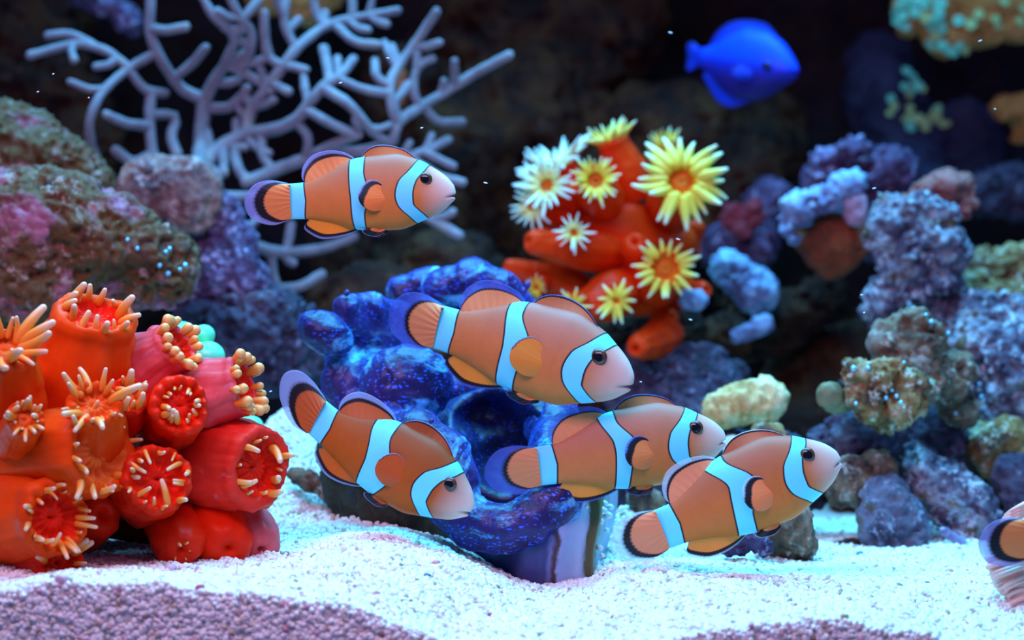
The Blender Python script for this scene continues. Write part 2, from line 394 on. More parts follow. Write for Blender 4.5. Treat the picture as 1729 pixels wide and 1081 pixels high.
rock('r1', 'reef_rock', 'tall pale mottled rock with blue white crust', [(1520, 375, 1.15, 42), (1570, 372, 1.15, 46), (1590, 420, 1.15, 46), (1530, 430, 1.15, 46), (1490, 410, 1.15, 26), (1585, 475, 1.15, 40), (1530, 480, 1.15, 40), (1500, 520, 1.16, 40), (1590, 530, 1.16, 50)], M_mot, amp=.0034, scale=65)
rock('redtuft', 'soft_coral', 'dull red tufted coral on top of the mottled rock', [(1560, 330, 1.19, 22), (1595, 325, 1.19, 24), (1620, 345, 1.19, 20), (1545, 350, 1.19, 16)], plain('dull_red', (.38, .10, .09), .8), amp=.005, scale=90, k=.005, cat='coral')
rock('r2', 'reef_rock', 'brown rock with a pale upper edge at the tank side', [(1690, 455, 1.2, 34), (1735, 460, 1.2, 44), (1660, 440, 1.2, 18), (1700, 520, 1.2, 60), (1650, 500, 1.2, 40)], M_yel, amp=.0035)
rock('r5', 'reef_rock', 'big purple brown rock behind the peaked grey rock', [(1670, 600, 1.13, 60), (1720, 640, 1.12, 70), (1690, 690, 1.12, 50), (1650, 550, 1.14, 50), (1730, 560, 1.14, 60)], M_mot, amp=.0034, seed=77)
rock('r3', 'reef_rock', 'peaked grey olive rock dotted with tiny beads', [(1535, 548, 1.06, 32), (1510, 585, 1.06, 36), (1560, 580, 1.06, 42), (1600, 640, 1.07, 42), (1545, 630, 1.06, 50), (1620, 680, 1.08, 32)], M_grey, amp=.0030, scale=70)
rock('r4', 'reef_rock', 'yellowish knobbly rock in front of the peaked grey rock', [(1460, 640, 1.03, 34), (1505, 640, 1.03, 38), (1480, 680, 1.03, 36), (1530, 670, 1.03, 36), (1500, 700, 1.04, 30)], M_yel, amp=.0030, scale=75)
rock('knobr', 'stone', 'round olive brown knob at the end of the yellowish rock', [(1400, 668, 1.03, 24), (1412, 680, 1.035, 22), (1424, 684, 1.04, 16)], plain('olive_knob', (.20, .15, .07), .7, .4), amp=.001, cat='stone')
rock('pillar', 'reef_rock', 'dark purple rock pillar carrying the yellowish rock', [(1430, 730, 1.06, 44), (1400, 760, 1.07, 40), (1480, 750, 1.07, 50), (1570, 740, 1.10, 60)], M_dkpur)
rock('r9', 'reef_rock', 'dark rock mass deep behind the reef on the right', [(1500, 800, 1.22, 110), (1620, 790, 1.22, 110), (1720, 820, 1.20, 90), (1700, 780, 1.16, 60), (1400, 640, 1.34, 110), (1350, 760, 1.3, 90), (1560, 900, 1.2, 80)], M_dk, h=.003)
rock('r10', 'reef_rock', 'spotted olive rock below the dark purple pillar', [(1430, 808, 1.04, 36), (1450, 820, 1.04, 36), (1480, 800, 1.05, 34)], M_grey, amp=.0018, seed=3)
rock('r7', 'reef_rock', 'bluish grey rock standing on the sand beside the cave', [(1500, 850, 1.03, 36), (1490, 890, 1.03, 38), (1525, 890, 1.03, 40), (1500, 930, 1.03, 44)], M_bluer, amp=.0026)
rock('r8', 'reef_rock', 'slanting mauve rock leaning above the sand', [(1560, 800, 1.06, 34, 1650, 880, 1.05, 40), (1600, 820, 1.07, 40), (1640, 920, 1.05, 40), (1545, 785, 1.07, 30)], M_mot, amp=.0028, seed=40)
rock('r8b', 'stone', 'narrow blue white stone leaning under the mauve rock', [(1592, 898, 1.03, 7, 1618, 914, 1.03, 9), (1618, 914, 1.03, 9, 1640, 945, 1.03, 12)], M_blues, amp=.001, cat='stone')
rock('r12', 'reef_rock', 'pale wedge rock under the purple brown rock', [(1665, 755, 1.09, 22), (1680, 790, 1.09, 18), (1700, 740, 1.1, 40), (1640, 730, 1.10, 25)], M_yel, amp=.002, seed=8)
rock('r13', 'reef_rock', 'purple rock at the tank side above the pink anemone', [(1715, 800, 1.06, 34), (1730, 850, 1.06, 40), (1740, 920, 1.06, 50)], M_dkpur, amp=.002)
rock('near_a', 'reef_rock', 'grey brown upright stone under the belly of the lowest clownfish', [(1320, 860, .965, 34), (1345, 870, .965, 30), (1335, 910, .965, 40), (1300, 900, .965, 30)], M_grey, amp=.0022, seed=21)
rock('near_b', 'reef_rock', 'blue violet knobbly stone on the sand beside the grey brown stone', [(1250, 918, .945, 22), (1275, 905, .945, 18), (1225, 925, .945, 14), (1290, 925, .945, 18)], M_pur, amp=.0022, scale=110, seed=5)
rock('near_c', 'stone', 'grey green stone on the sand right of the clam shell', [(1085, 838, 1.0, 24), (1105, 850, 1.0, 20), (1090, 880, 1.0, 30)], M_grey, amp=.0015, cat='stone', seed=6)
rock('left_a', 'stone', 'grey brown stone half buried in sand left of the clam', [(520, 815, 1.0, 20), (560, 825, 1.0, 24), (500, 800, 1.01, 16)], M_grey, amp=.0018, cat='stone', seed=33)
rock('left_b', 'stone', 'tan flat stone lying behind the half buried grey stone', [(505, 790, 1.06, 22), (540, 788, 1.06, 20)], M_knob, amp=.0015, cat='stone', seed=35)
rock('twig', 'stone', 'brown flat stone on the sand at the mouth of the cave', [(1405, 928, 1.03, 9, 1440, 922, 1.03, 12)], M_dk, amp=.001, cat='stone')
rock('shard', 'shell_fragment', 'translucent pale blue shell fragment lying on the sand', [(1080, 1030, .868, 13, 1120, 1020, .872, 14), (1100, 1040, .866, 9, 1085, 1045, .864, 5)], plain('shell_white', (.55, .72, .80), .3, .1, spec=.6), amp=.0012, cat='shell')
# tan rock and dim lilac rock at the upper right
rock('tanright', 'reef_rock', 'tan brown rock with green polyps high at the back of the tank', [(1528, 8, 1.42, 26), (1530, 36, 1.425, 16), (1560, 20, 1.42, 36), (1590, 66, 1.42, 26), (1620, 10, 1.42, 52), (1690, 10, 1.42, 56), (1740, 20, 1.42, 50), (1650, 40, 1.42, 40)], M_tan, h=.0022)
rock('tanright2', 'reef_rock', 'small tan rock below the green polyp rock', [(1700, 190, 1.44, 24), (1735, 190, 1.44, 28), (1725, 225, 1.45, 20)], M_tan, h=.0018)
rock('dimback', 'reef_rock', 'dim slate blue rock face under the green polyps', [(1500, 180, 1.50, 60), (1530, 260, 1.48, 60), (1560, 330, 1.45, 70), (1480, 100, 1.52, 50), (1620, 250, 1.5, 70)], rockmat('slate_blue', [(.02, .018, .035), (.04, .035, .075), (.06, .05, .09)], 30, None, rough=.9, spec=.1), h=.003, amp=.005, scale=30)
rock('farblue', 'reef_rock', 'dark violet speckled rock beside the dull red coral', [(1690, 320, 1.40, 34), (1725, 330, 1.40, 40), (1660, 340, 1.40, 26)], M_dkpur, amp=.004)

# ------------------------------------------------------------------ curves and tubes
def spl(xs, ys, x):
    xs = np.asarray(xs, float); ys = np.asarray(ys, float); x = np.clip(np.asarray(x, float), xs[0], xs[-1])
    dl = np.diff(ys)/np.diff(xs); m = np.zeros(len(xs)); m[0], m[-1] = dl[0], dl[-1]
    for i in range(1, len(xs)-1):
        m[i] = 0 if dl[i-1]*dl[i] <= 0 else 2*dl[i-1]*dl[i]/(dl[i-1]+dl[i])
    i = np.clip(np.searchsorted(xs, x)-1, 0, len(xs)-2); hh = xs[i+1]-xs[i]; t = (x-xs[i])/hh
    return (2*t**3-3*t**2+1)*ys[i]+(t**3-2*t**2+t)*hh*m[i]+(-2*t**3+3*t**2)*ys[i+1]+(t**3-t**2)*hh*m[i+1]
def resample(pts, n):
    pts = np.asarray(pts, float); c = np.vstack([2*pts[0]-pts[1], pts, 2*pts[-1]-pts[-2]])
    out = []
    for i in range(1, len(c)-2):
        t = np.linspace(0, 1, 8, endpoint=False)[:, None]; a, b, cc, d = c[i-1], c[i], c[i+1], c[i+2]
        out.append(.5*((2*b)+(-a+cc)*t+(2*a-5*b+4*cc-d)*t**2+(-a+3*b-3*cc+d)*t**3))
    out.append(pts[-1:]); out = np.vstack(out)
    s = np.concatenate([[0], np.cumsum(np.linalg.norm(np.diff(out, axis=0), axis=1))]); u = np.linspace(0, s[-1], n)
    return np.stack([np.interp(u, s, out[:, k]) for k in range(out.shape[1])], 1)
def tube(pts, radii, n=14, sides=10, cap=True):
    """round-ended tapered tube along a smooth path -> verts, quads"""
    p = resample(pts, n); r = np.interp(np.linspace(0, 1, n), np.linspace(0, 1, len(radii)), radii)
    T = np.gradient(p, axis=0); T /= np.linalg.norm(T, axis=1)[:, None]+1e-12
    ref = np.array([0.31, .9, .28]); rings = []
    def ring(c, t, rad):
        u = np.cross(t, ref); u /= np.linalg.norm(u); w_ = np.cross(t, u)
        a = np.linspace(0, 2*np.pi, sides, endpoint=False)
        return c+rad*(np.cos(a)[:, None]*u+np.sin(a)[:, None]*w_)
    if cap:
        for e in (1.0, .8, .4): rings.append(ring(p[0]-T[0]*r[0]*e, T[0], r[0]*math.sqrt(max(1-e*e, 1e-4))))
    for i in range(n): rings.append(ring(p[i], T[i], r[i]))
    if cap:
        for e in (.4, .8, 1.0): rings.append(ring(p[-1]+T[-1]*r[-1]*e, T[-1], r[-1]*math.sqrt(max(1-e*e, 1e-4))))
    v = np.vstack(rings); k = len(rings)
    i = np.arange(k-1)[:, None]*sides; j = np.arange(sides)[None, :]; j2 = (j+1) % sides
    q = np.stack([i+j, i+j2, i+sides+j2, i+sides+j], -1).reshape(-1, 4)
    return v, q

# ------------------------------------------------------------------ fish
BAR1 = [(.30, .10, .17), (.22, .125, .20), (.15, .160, .25), (.08, .215, .315), (0, .235, .335), (-.05, .235, .325), (-.09, .205, .297), (-.12, .175, .265), (-.17, .14, .22)]
BAR2 = {'a': [(.32, .527, .615), (.15, .527, .615), (.05, .506, .61), (-.02, .505, .605), (-.1, .53, .605), (-.22, .535, .595)],
        'b': [(.32, .575, .66), (.19, .57, .65), (.06, .493, .62), (0, .497, .612), (-.08, .518, .615), (-.22, .537, .622)],
        'c': [(.32, .56, .69), (.165, .564, .683), (.046, .503, .645), (-.036, .445, .626), (-.1, .465, .624), (-.22, .53, .622)],
        'd': [(.32, .57, .67), (.2, .563, .645), (.067, .48, .587), (.02, .475, .585), (-.015, .5, .588), (-.22, .55, .615)],
        'e': [(.32, .56, .70), (.23, .567, .682), (.085, .46, .591), (.04, .46, .6), (-.086, .53, .62), (-.22, .54, .635)]}
def bar_sd(x, z, bar, sh=0):
    b = sorted(bar); zz = [t[0] for t in b]
    f = spl(zz, [t[1] for t in b], z)+sh; r = spl(zz, [t[2] for t in b], z)+sh
    return np.maximum(f-x, x-r)

def clown_mat(name, orange, back):
    t = NT(name); sd = t.attr('sd'); fx = t.attr('fx'); fz = t.attr('fz'); mo = t.attr('mo')
    c = t.coord()
    base = t.mix(t.ramp(fz, [(.20, (0, 0, 0)), (.80, (1, 1, 1))]), (min(1, orange[0]*1.15), orange[1]*1.12, orange[2]*.5), orange)  # belly-to-flank tone, mostly lighting painted into the skin
    base = t.mix(t.ramp(fz, [(.55, (0, 0, 0)), (1, (1, 1, 1))]), base, back)  # mauve back tone, likewise mostly lighting put into the colour
    base = t.mix(t.ramp(t.noise(240, 4, .6, c), [(.35, (0, 0, 0)), (.75, (.30, .30, .30))]), base, tuple(x*.7 for x in orange))
    base = t.mix(t.ramp(fx, [(.02, (1, 1, 1)), (.20, (0, 0, 0))]), base, (.84, .58, .50))
    k = t.math('ADD', t.math('MULTIPLY', sd, 6.0), .5)     # .5 = bar edge
    wmask = t.ramp(k, [(.485, (1, 1, 1)), (.50, (0, 0, 0))])
    bmask = t.ramp(k, [(.465, (0, 0, 0)), (.495, (1, 1, 1)), (.525, (1, 1, 1)), (.565, (0, 0, 0))])
    col = t.mix(bmask, base, (.012, .010, .02))
    col = t.mix(wmask, col, (.17, .80, 1.0))
    col = t.mix(mo, col, (.35, .20, .20))
    t.bump(t.noise(900, 2, .5, c), .12, .0004)
    return t.set(Base_Color=col, Roughness=.5, Specular_IOR_Level=.18)
def fin_mat(name, orange, o_end, b_end, edge=(.30, .36, .75), alpha=.55, black=(.008, .007, .012)):
    t = NT(name); e = t.attr('e'); u = t.attr('u')
    ray = t.math('SINE', t.math('MULTIPLY', u, 150.0))
    e2 = t.math('ADD', e, t.math('MULTIPLY', ray, .008))
    col = t.ramp(e2, [(max(o_end-.03, .001), orange), (o_end+.02, black), (b_end-.02, black), (b_end+.06, edge)])
    t.bump(ray, .04, .0003)
    t.set(Base_Color=col, Roughness=.5, Specular_IOR_Level=.3)
    tr = t.n('ShaderNodeBsdfTransparent'); mx = t.n('ShaderNodeMixShader')
    a = t.ramp(e2, [(b_end-.02, (0, 0, 0)), (b_end+.05, (1-alpha,)*3), (1.0, (min(1, 1.25*(1-alpha)),)*3)])
    t.l(a, mx.inputs[0]); t.l(t.b.outputs[0], mx.inputs[1]); t.l(tr.outputs[0], mx.inputs[2]); t.l(mx.outputs[0], t.out.inputs[0])
    return t.m
def eye_mat(name, rim):
    t = NT(name); r = t.attr('rr')
    col = t.ramp(r, [(.56, (.004, .004, .007)), (.72, rim), (1, tuple(x*.5 for x in rim))])
    return t.set(Base_Color=col, Roughness=.08, Specular_IOR_Level=.5)
EYE_M = eye_mat('clownfish_eye', (.13, .055, .03)); EYE_B = eye_mat('blue_fish_eye', (.01, .03, .30))
ORANGE = (.78, .245, .065)

CLOWN = dict(
    top=([0, .006, .03, .07, .12, .2, .35, .5, .6, .7, .8, .9, 1.0], [.012, .045, .090, .128, .163, .212, .255, .250, .238, .195, .145, .112, .108]),
    bot=([0, .006, .03, .07, .12, .2, .35, .5, .6, .7, .8, .9, 1.0], [.010, .030, .058, .092, .118, .150, .196, .195, .182, .155, .125, .108, .104]),
    wid=([0, .006, .03, .07, .12, .2, .35, .5, .7, .9, 1.0], [.010, .028, .055, .080, .104, .128, .138, .128, .088, .040, .022]),
    eye=(.158, .092, .040),
    fins=dict(
        dorsal_fin_rear=([(.585, .225), (.66, .205), (.74, .165), (.82, .122), (.87, .10)], [(.60, .248), (.66, .282), (.755, .295), (.85, .272), (.905, .21), (.915, .14), (.885, .108)]),
        dorsal_fin=([(.20, .19), (.33, .235), (.45, .238), (.545, .225)], [(.21, .213), (.28, .272), (.35, .302), (.42, .314), (.48, .306), (.525, .28), (.553, .248)]),
        anal_fin=([(.585, -.165), (.68, -.145), (.78, -.115), (.86, -.095)], [(.575, -.182), (.65, -.212), (.74, -.230), (.82, -.228), (.89, -.19), (.915, -.155), (.875, -.108)]),
        tail_fin=([(.985, .100), (.985, .035), (.985, -.035), (.985, -.096)], [(1.0, .112), (1.10, .134), (1.19, .120), (1.25, .065), (1.272, 0), (1.25, -.07), (1.20, -.11), (1.10, -.135), (1.0, -.11)]),
    ))
DAMSEL = dict(
    top=([0, .01, .04, .1, .2, .35, .5, .7, .85, 1.0], [.015, .05, .10, .18, .28, .36, .37, .28, .15, .09]),
    bot=([0, .01, .04, .1, .2, .35, .5, .7, .85, 1.0], [.015, .05, .09, .15, .24, .33, .35, .27, .14, .08]),
    wid=([0, .01, .04, .1, .2, .35, .6, .85, 1.0], [.015, .04, .07, .10, .13, .15, .12, .05, .025]),
    eye=(.22, .02, .045),
    fins=dict(
        dorsal_fin=([(.22, .26), (.4, .33), (.6, .30), (.85, .13)], [(.22, .30), (.36, .42), (.55, .44), (.72, .40), (.84, .28), (.90, .15)]),
        anal_fin=([(.45, -.32), (.6, -.28), (.85, -.12)], [(.42, -.36), (.58, -.44), (.76, -.38), (.92, -.17)]),
        tail_fin=([(.97, .09), (.97, 0), (.97, -.08)], [(1.0, .10), (1.07, .15), (1.12, .12), (1.11, .0), (1.11, -.12), (1.06, -.14), (1.0, -.09)]),
    ))

def fish(name, label, nose, base, shape, bmat, fmats, eyem, bars=None, sh1=0, bend=0, curve=0, roll=0, zscale=1, cat='fish', group=None, pect=1.0):
    N0, B0 = P(*nose), P(*base); L = (N0-B0).length; X = (N0-B0)/L
    Z = (Vector((0, 0, 1))-X*X.z).normalized(); Y = Z.cross(X); Rm = Matrix.Rotation(roll, 3, X)
    Y, Z = Rm@Y, Rm@Z
    root = empty(name, (0, 0, 0), label, cat, group)
    root.matrix_world = Matrix(((X.x, Y.x, Z.x, 0), (X.y, Y.y, Z.y, 0), (X.z, Y.z, Z.z, 0), (0, 0, 0, 1)))
    root.location = (N0+B0)/2
    zs = zscale
    def loc(x, y, z):
        x, y, z = map(np.asarray, (x, y, z)); e = np.maximum(x-.72, 0); c = np.maximum(x-.5, 0)
        return np.stack([(.5-x)*L+bend*.35*e*e*np.sign(z+1e-6)*0*L, (y+curve*c*c)*L, (z*zs+bend*e*e)*L], -1)
    top = lambda x: spl(*shape['top'], x); bot = lambda x: spl(*shape['bot'], x); wid = lambda x: spl(*shape['wid'], x)
    # body: one continuous skin from lips to tail root
    nx, nv = 110, 72; s = np.linspace(0, 1, nx); x = s**1.7
    a = np.linspace(0, 2*np.pi, nv, endpoint=False)
    XX = np.repeat(x[:, None], nv, 1); sa, ca = np.sin(a)[None, :], np.cos(a)[None, :]
    ZZ = np.where(sa > 0, top(XX)*sa, bot(XX)*sa)
    YY = wid(XX)*np.sign(ca)*np.abs(ca)**.88
    mouth = np.exp(-((ZZ+.010+.25*XX)/.0075)**2)*np.clip(1-XX/.055, 0, 1)
    gill = np.exp(-((XX-(.345-1.1*(ZZ+.02)**2))/.010)**2)*np.clip(1-np.abs(ZZ+.02)/.13, 0, 1)
    XXm = XX+mouth*.018; YYm = YY*(1-.28*mouth)*(1-.035*gill)
    # lips stand a little proud
    lip = np.exp(-((XX-.004)/.012)**2)*(1-mouth); XXm = XXm-lip*.006
    v = loc(XXm, YYm, ZZ).reshape(-1, 3)
    i = np.arange(nx-1)[:, None]*nv; j = np.arange(nv)[None, :]; j2 = (j+1) % nv
    q = np.stack([i+j, i+nv+j, i+nv+j2, i+j2], -1).reshape(-1, 4)
    fx, fz = XX.ravel(), ZZ.ravel()
    sd = np.full(len(v), 9.0)
    if bars:
        sd = np.minimum(bar_sd(fx, fz, BAR1, sh1), bar_sd(fx, fz, BAR2[bars]))
        sd = np.minimum(sd, np.maximum(.893+.12*np.abs(fz)-fx, fx-1.2))
    faces = [tuple(f) for f in q]+[tuple(range(nv-1, -1, -1)), tuple((nx-1)*nv+np.arange(nv))]
    body = mesh_obj('body', v, faces, bmat, root, origin=(0, 0, 0), attrs=dict(sd=np.clip(sd, -.08, .3), fx=fx, fz=fz/.5+.5, mo=(mouth*.8).ravel()))
    # fins: thin tapering blades with rays
    def blade(nm, bp, op, mat, yf=lambda x, z, e: 0*x, th=.010):
        deep = nm in ('dorsal_fin', 'soft_dorsal_fin', 'anal_fin')
        nu, nw = 44, 20; b = resample(bp, nu); o = resample(op, nu); e = np.linspace(0, 1, nw)
        if deep: b = b+np.array([0, .055 if nm == 'anal_fin' else -.055])
        G = b[:, None]*(1-e[None, :, None])+o[:, None]*e[None, :, None]
        E = np.repeat(e[None], nu, 0); U = np.repeat(np.linspace(0, 1, nu)[:, None], nw, 1)
        gx, gz = G[..., 0], G[..., 1]; t = (th*(1-.85*E) if 'pe' in nm[:2] else th*.12+(1-E)**1.6*.041*(1-.6*U**3))*(1+.06*np.sin(U*60))
        wav = .012*E*np.sin(U*9+len(nm)); y0 = yf(gx, gz, E)
        if deep: E = np.clip((E-.36)/.64, 0, 1)
        if nm == 'pectoral_fin': E = E*(1-.38*np.clip((U-.45)/.3, 0, 1))
        v1 = loc(gx, y0+wav+t, gz).reshape(-1, 3); v2 = loc(gx, y0+wav-t, gz).reshape(-1, 3)
        n1 = nu*nw; i = np.arange(nu-1)[:, None]*nw+np.arange(nw-1)[None, :]
        qa = np.stack([i, i+1, i+nw+1, i+nw], -1).reshape(-1, 4); qb = qa[:, ::-1]+n1
        rim = [k*nw+nw-1 for k in range(nu)]; side = [(rim[k], rim[k]+n1, rim[k+1]+n1, rim[k+1]) for k in range(nu-1)]
        for r in (0, (nu-1)*nw): side += [(r+k, r+k+n1, r+k+1+n1, r+k+1) for k in range(nw-1)]
        qq = np.vstack([qa, qb, np.array(side)])
        return mesh_obj(nm, np.vstack([v1, v2]), qq, mat, root, origin=(0, 0, 0), attrs=dict(e=np.tile(E.ravel(), 2), u=np.tile(U.ravel(), 2)))
    for nm, (bp, op) in shape['fins'].items():
        blade({'dorsal_fin_rear': 'soft_dorsal_fin'}.get(nm, nm), bp, op, fmats.get(nm, fmats['*']), th=.016 if nm == 'tail_fin' else .011)
    for sgn in (-1, 1):
        f = lambda x_, z_, e_: sgn*(.118+(.16+.1*pect)*(x_-.385)+.006)
        if shape is CLOWN:
            blade('pectoral_fin', [(.385, .012), (.38, -.010), (.383, -.03)], [(.395, .045), (.43, .085), (.48, .10), (.53, .07), (.55, .015), (.535, -.045), (.48, -.085), (.42, -.08), (.39, -.05)], fmats['pectoral'], f, .008)
            g = lambda x_, z_, e_: sgn*(.035+.10*(x_-.40)-.1*(z_+.19))
            blade('pelvic_fin', [(.40, -.165), (.43, -.175), (.46, -.178)], [(.42, -.215), (.47, -.232), (.53, -.222), (.555, -.195), (.52, -.182)], fmats['pelvic'], g, .008)
        else:
            blade('pectoral_fin', [(.33, -.05), (.33, -.10)], [(.36, .0), (.47, .0), (.52, -.08), (.46, -.15), (.36, -.15)], fmats['*'], lambda x_, z_, e_: sgn*(.15+.2*(x_-.33)), .008)
    ex, ez, er = shape['eye']; yy = float(wid(ex))*math.sqrt(max(1-(ez/float(top(ex)))**2, .05))
    n1, n2 = 14, 22
    th = np.linspace(0, np.pi, n1); ph = np.linspace(0, 2*np.pi, n2, endpoint=False)
    A, B = np.meshgrid(th, ph, indexing='ij'); rr = np.sin(A)
    ev = np.stack([rr*np.cos(B), np.cos(A)*.62, rr*np.sin(B)], -1).reshape(-1, 3)*er*L
    i = np.arange(n1-1)[:, None]*n2; j = np.arange(n2)[None, :]; j2 = (j+1) % n2
    eq = np.stack([i+j, i+n2+j, i+n2+j2, i+j2], -1).reshape(-1, 4)[:, ::-1]
    for sgn in (-1, 1):
        e_ = mesh_obj('eye', ev, eq, eyem, root, origin=(0, 0, 0), attrs=dict(rr=rr.ravel()))
        e_.location = Vector(loc(ex, sgn*(yy-.004), ez).tolist())
    return root

def fmset(k, orange, oe=.60, be=.78, edge=(.30, .36, .75), alpha=.55, pb=.70):
    o2 = (min(1, orange[0]*1.1), orange[1]*.85, orange[2]*.6); yl = (min(1, orange[0]*1.1), orange[1]*1.12, orange[2]*.35)
    return {'*': fin_mat('fin_'+k, orange, oe, be, edge, alpha),
            'tail_fin': fin_mat('tail_fin_'+k, tuple(x*.95 for x in orange), oe-.02, be, edge, alpha),
            'dorsal_fin': fin_mat('spiny_dorsal_'+k, tuple(x*.72 for x in orange), .86, .965, edge, .9),
            'anal_fin': fin_mat('anal_fin_'+k, yl, .70, .88, edge, alpha),
            'pectoral': fin_mat('pectoral_'+k, o2, pb, max(.90, pb+.02), edge, .4),
            'pelvic': fin_mat('pelvic_'+k, o2, .55, .95, edge, .5)}
CM = clown_mat('clownfish_skin', (.62, .19, .06), (.40, .15, .10)); FM = fmset('common', ORANGE)
CM3 = clown_mat('rust_clownfish_skin', (.44, .090, .014), (.28, .062, .014)); FM3 = fmset('rust', (.52, .10, .02), .56, .72, (.34, .50, .85), .55, .95)
CM2 = clown_mat('soft_clownfish_skin', (.60, .19, .08), (.42, .16, .12)); FM2 = fmset('soft', (.72, .26, .10), .60, .66, (.08, .16, .70), .45)
FMb = dict(FM2); FMb['pectoral'] = fin_mat('pectoral_plain', (.75, .24, .03), .95, .97, (.3, .3, .6), .5)
CM5 = clown_mat('bright_clownfish_skin', (.62, .165, .05), (.40, .12, .075)); FM5 = fmset('bright', (.82, .26, .12), .62, .74, (.62, .80, .95), .4)
GC = 'clownfish swimming in the tank'
fish('clownfish', 'clownfish swimming level in front of the sea fan', (768, 328, .905), (488, 341, .912), CLOWN, CM, FM, EYE_M, 'a', group=GC)
fish('clownfish', 'large clownfish slanting head down above the giant clam', (1066, 650, .90), (733, 552, .925), CLOWN, CM2, FMb, EYE_M, 'b', -.035, curve=.15, group=GC, zscale=.98)
fish('clownfish', 'rust orange clownfish diving steeply past the left rim of the clam', (794, 864, .885), (529, 712, .895), CLOWN, CM3, FM3, EYE_M, 'c', -.01, bend=.42, group=GC, zscale=.97)
fish('clownfish', 'clownfish with its tail over the dark opening of the giant clam', (1224, 742, .915), (905, 789, .91), CLOWN, CM2, FM2, EYE_M, 'd', -.02, group=GC, zscale=.95)
fish('clownfish', 'clownfish nosing upward just above the sand beside the clam', (1418, 776, .885), (1114, 896, .885), CLOWN, CM5, FM5, EYE_M, 'e', -.02, group=GC, zscale=1.0)
fish('clownfish', 'clownfish showing only its tail among the pink anemone', (2022, 836, .842), (1732, 908, .838), CLOWN, CM, FM, EYE_M, 'a', group=GC)

def blue_mat():
    t = NT('blue_fish_skin'); fz = t.attr('fz'); c = t.coord()
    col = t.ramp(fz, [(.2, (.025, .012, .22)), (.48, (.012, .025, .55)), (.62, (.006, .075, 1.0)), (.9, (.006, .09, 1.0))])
    col = t.mix(t.ramp(t.noise(160, 3, .5, c), [(.5, (0, 0, 0)), (.8, (.4, .4, .4))]), col, (.05, .01, .2))
    return t.set(Base_Color=col, Roughness=.4, Specular_IOR_Level=.3)
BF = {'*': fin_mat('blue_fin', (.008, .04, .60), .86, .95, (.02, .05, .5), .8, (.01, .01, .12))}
fish('damselfish', 'vivid blue damselfish hovering in front of the dark back wall', (1346, 122, 1.30), (1178, 98, 1.34), DAMSEL, blue_mat(), BF, EYE_B, None, cat='fish', zscale=.86)

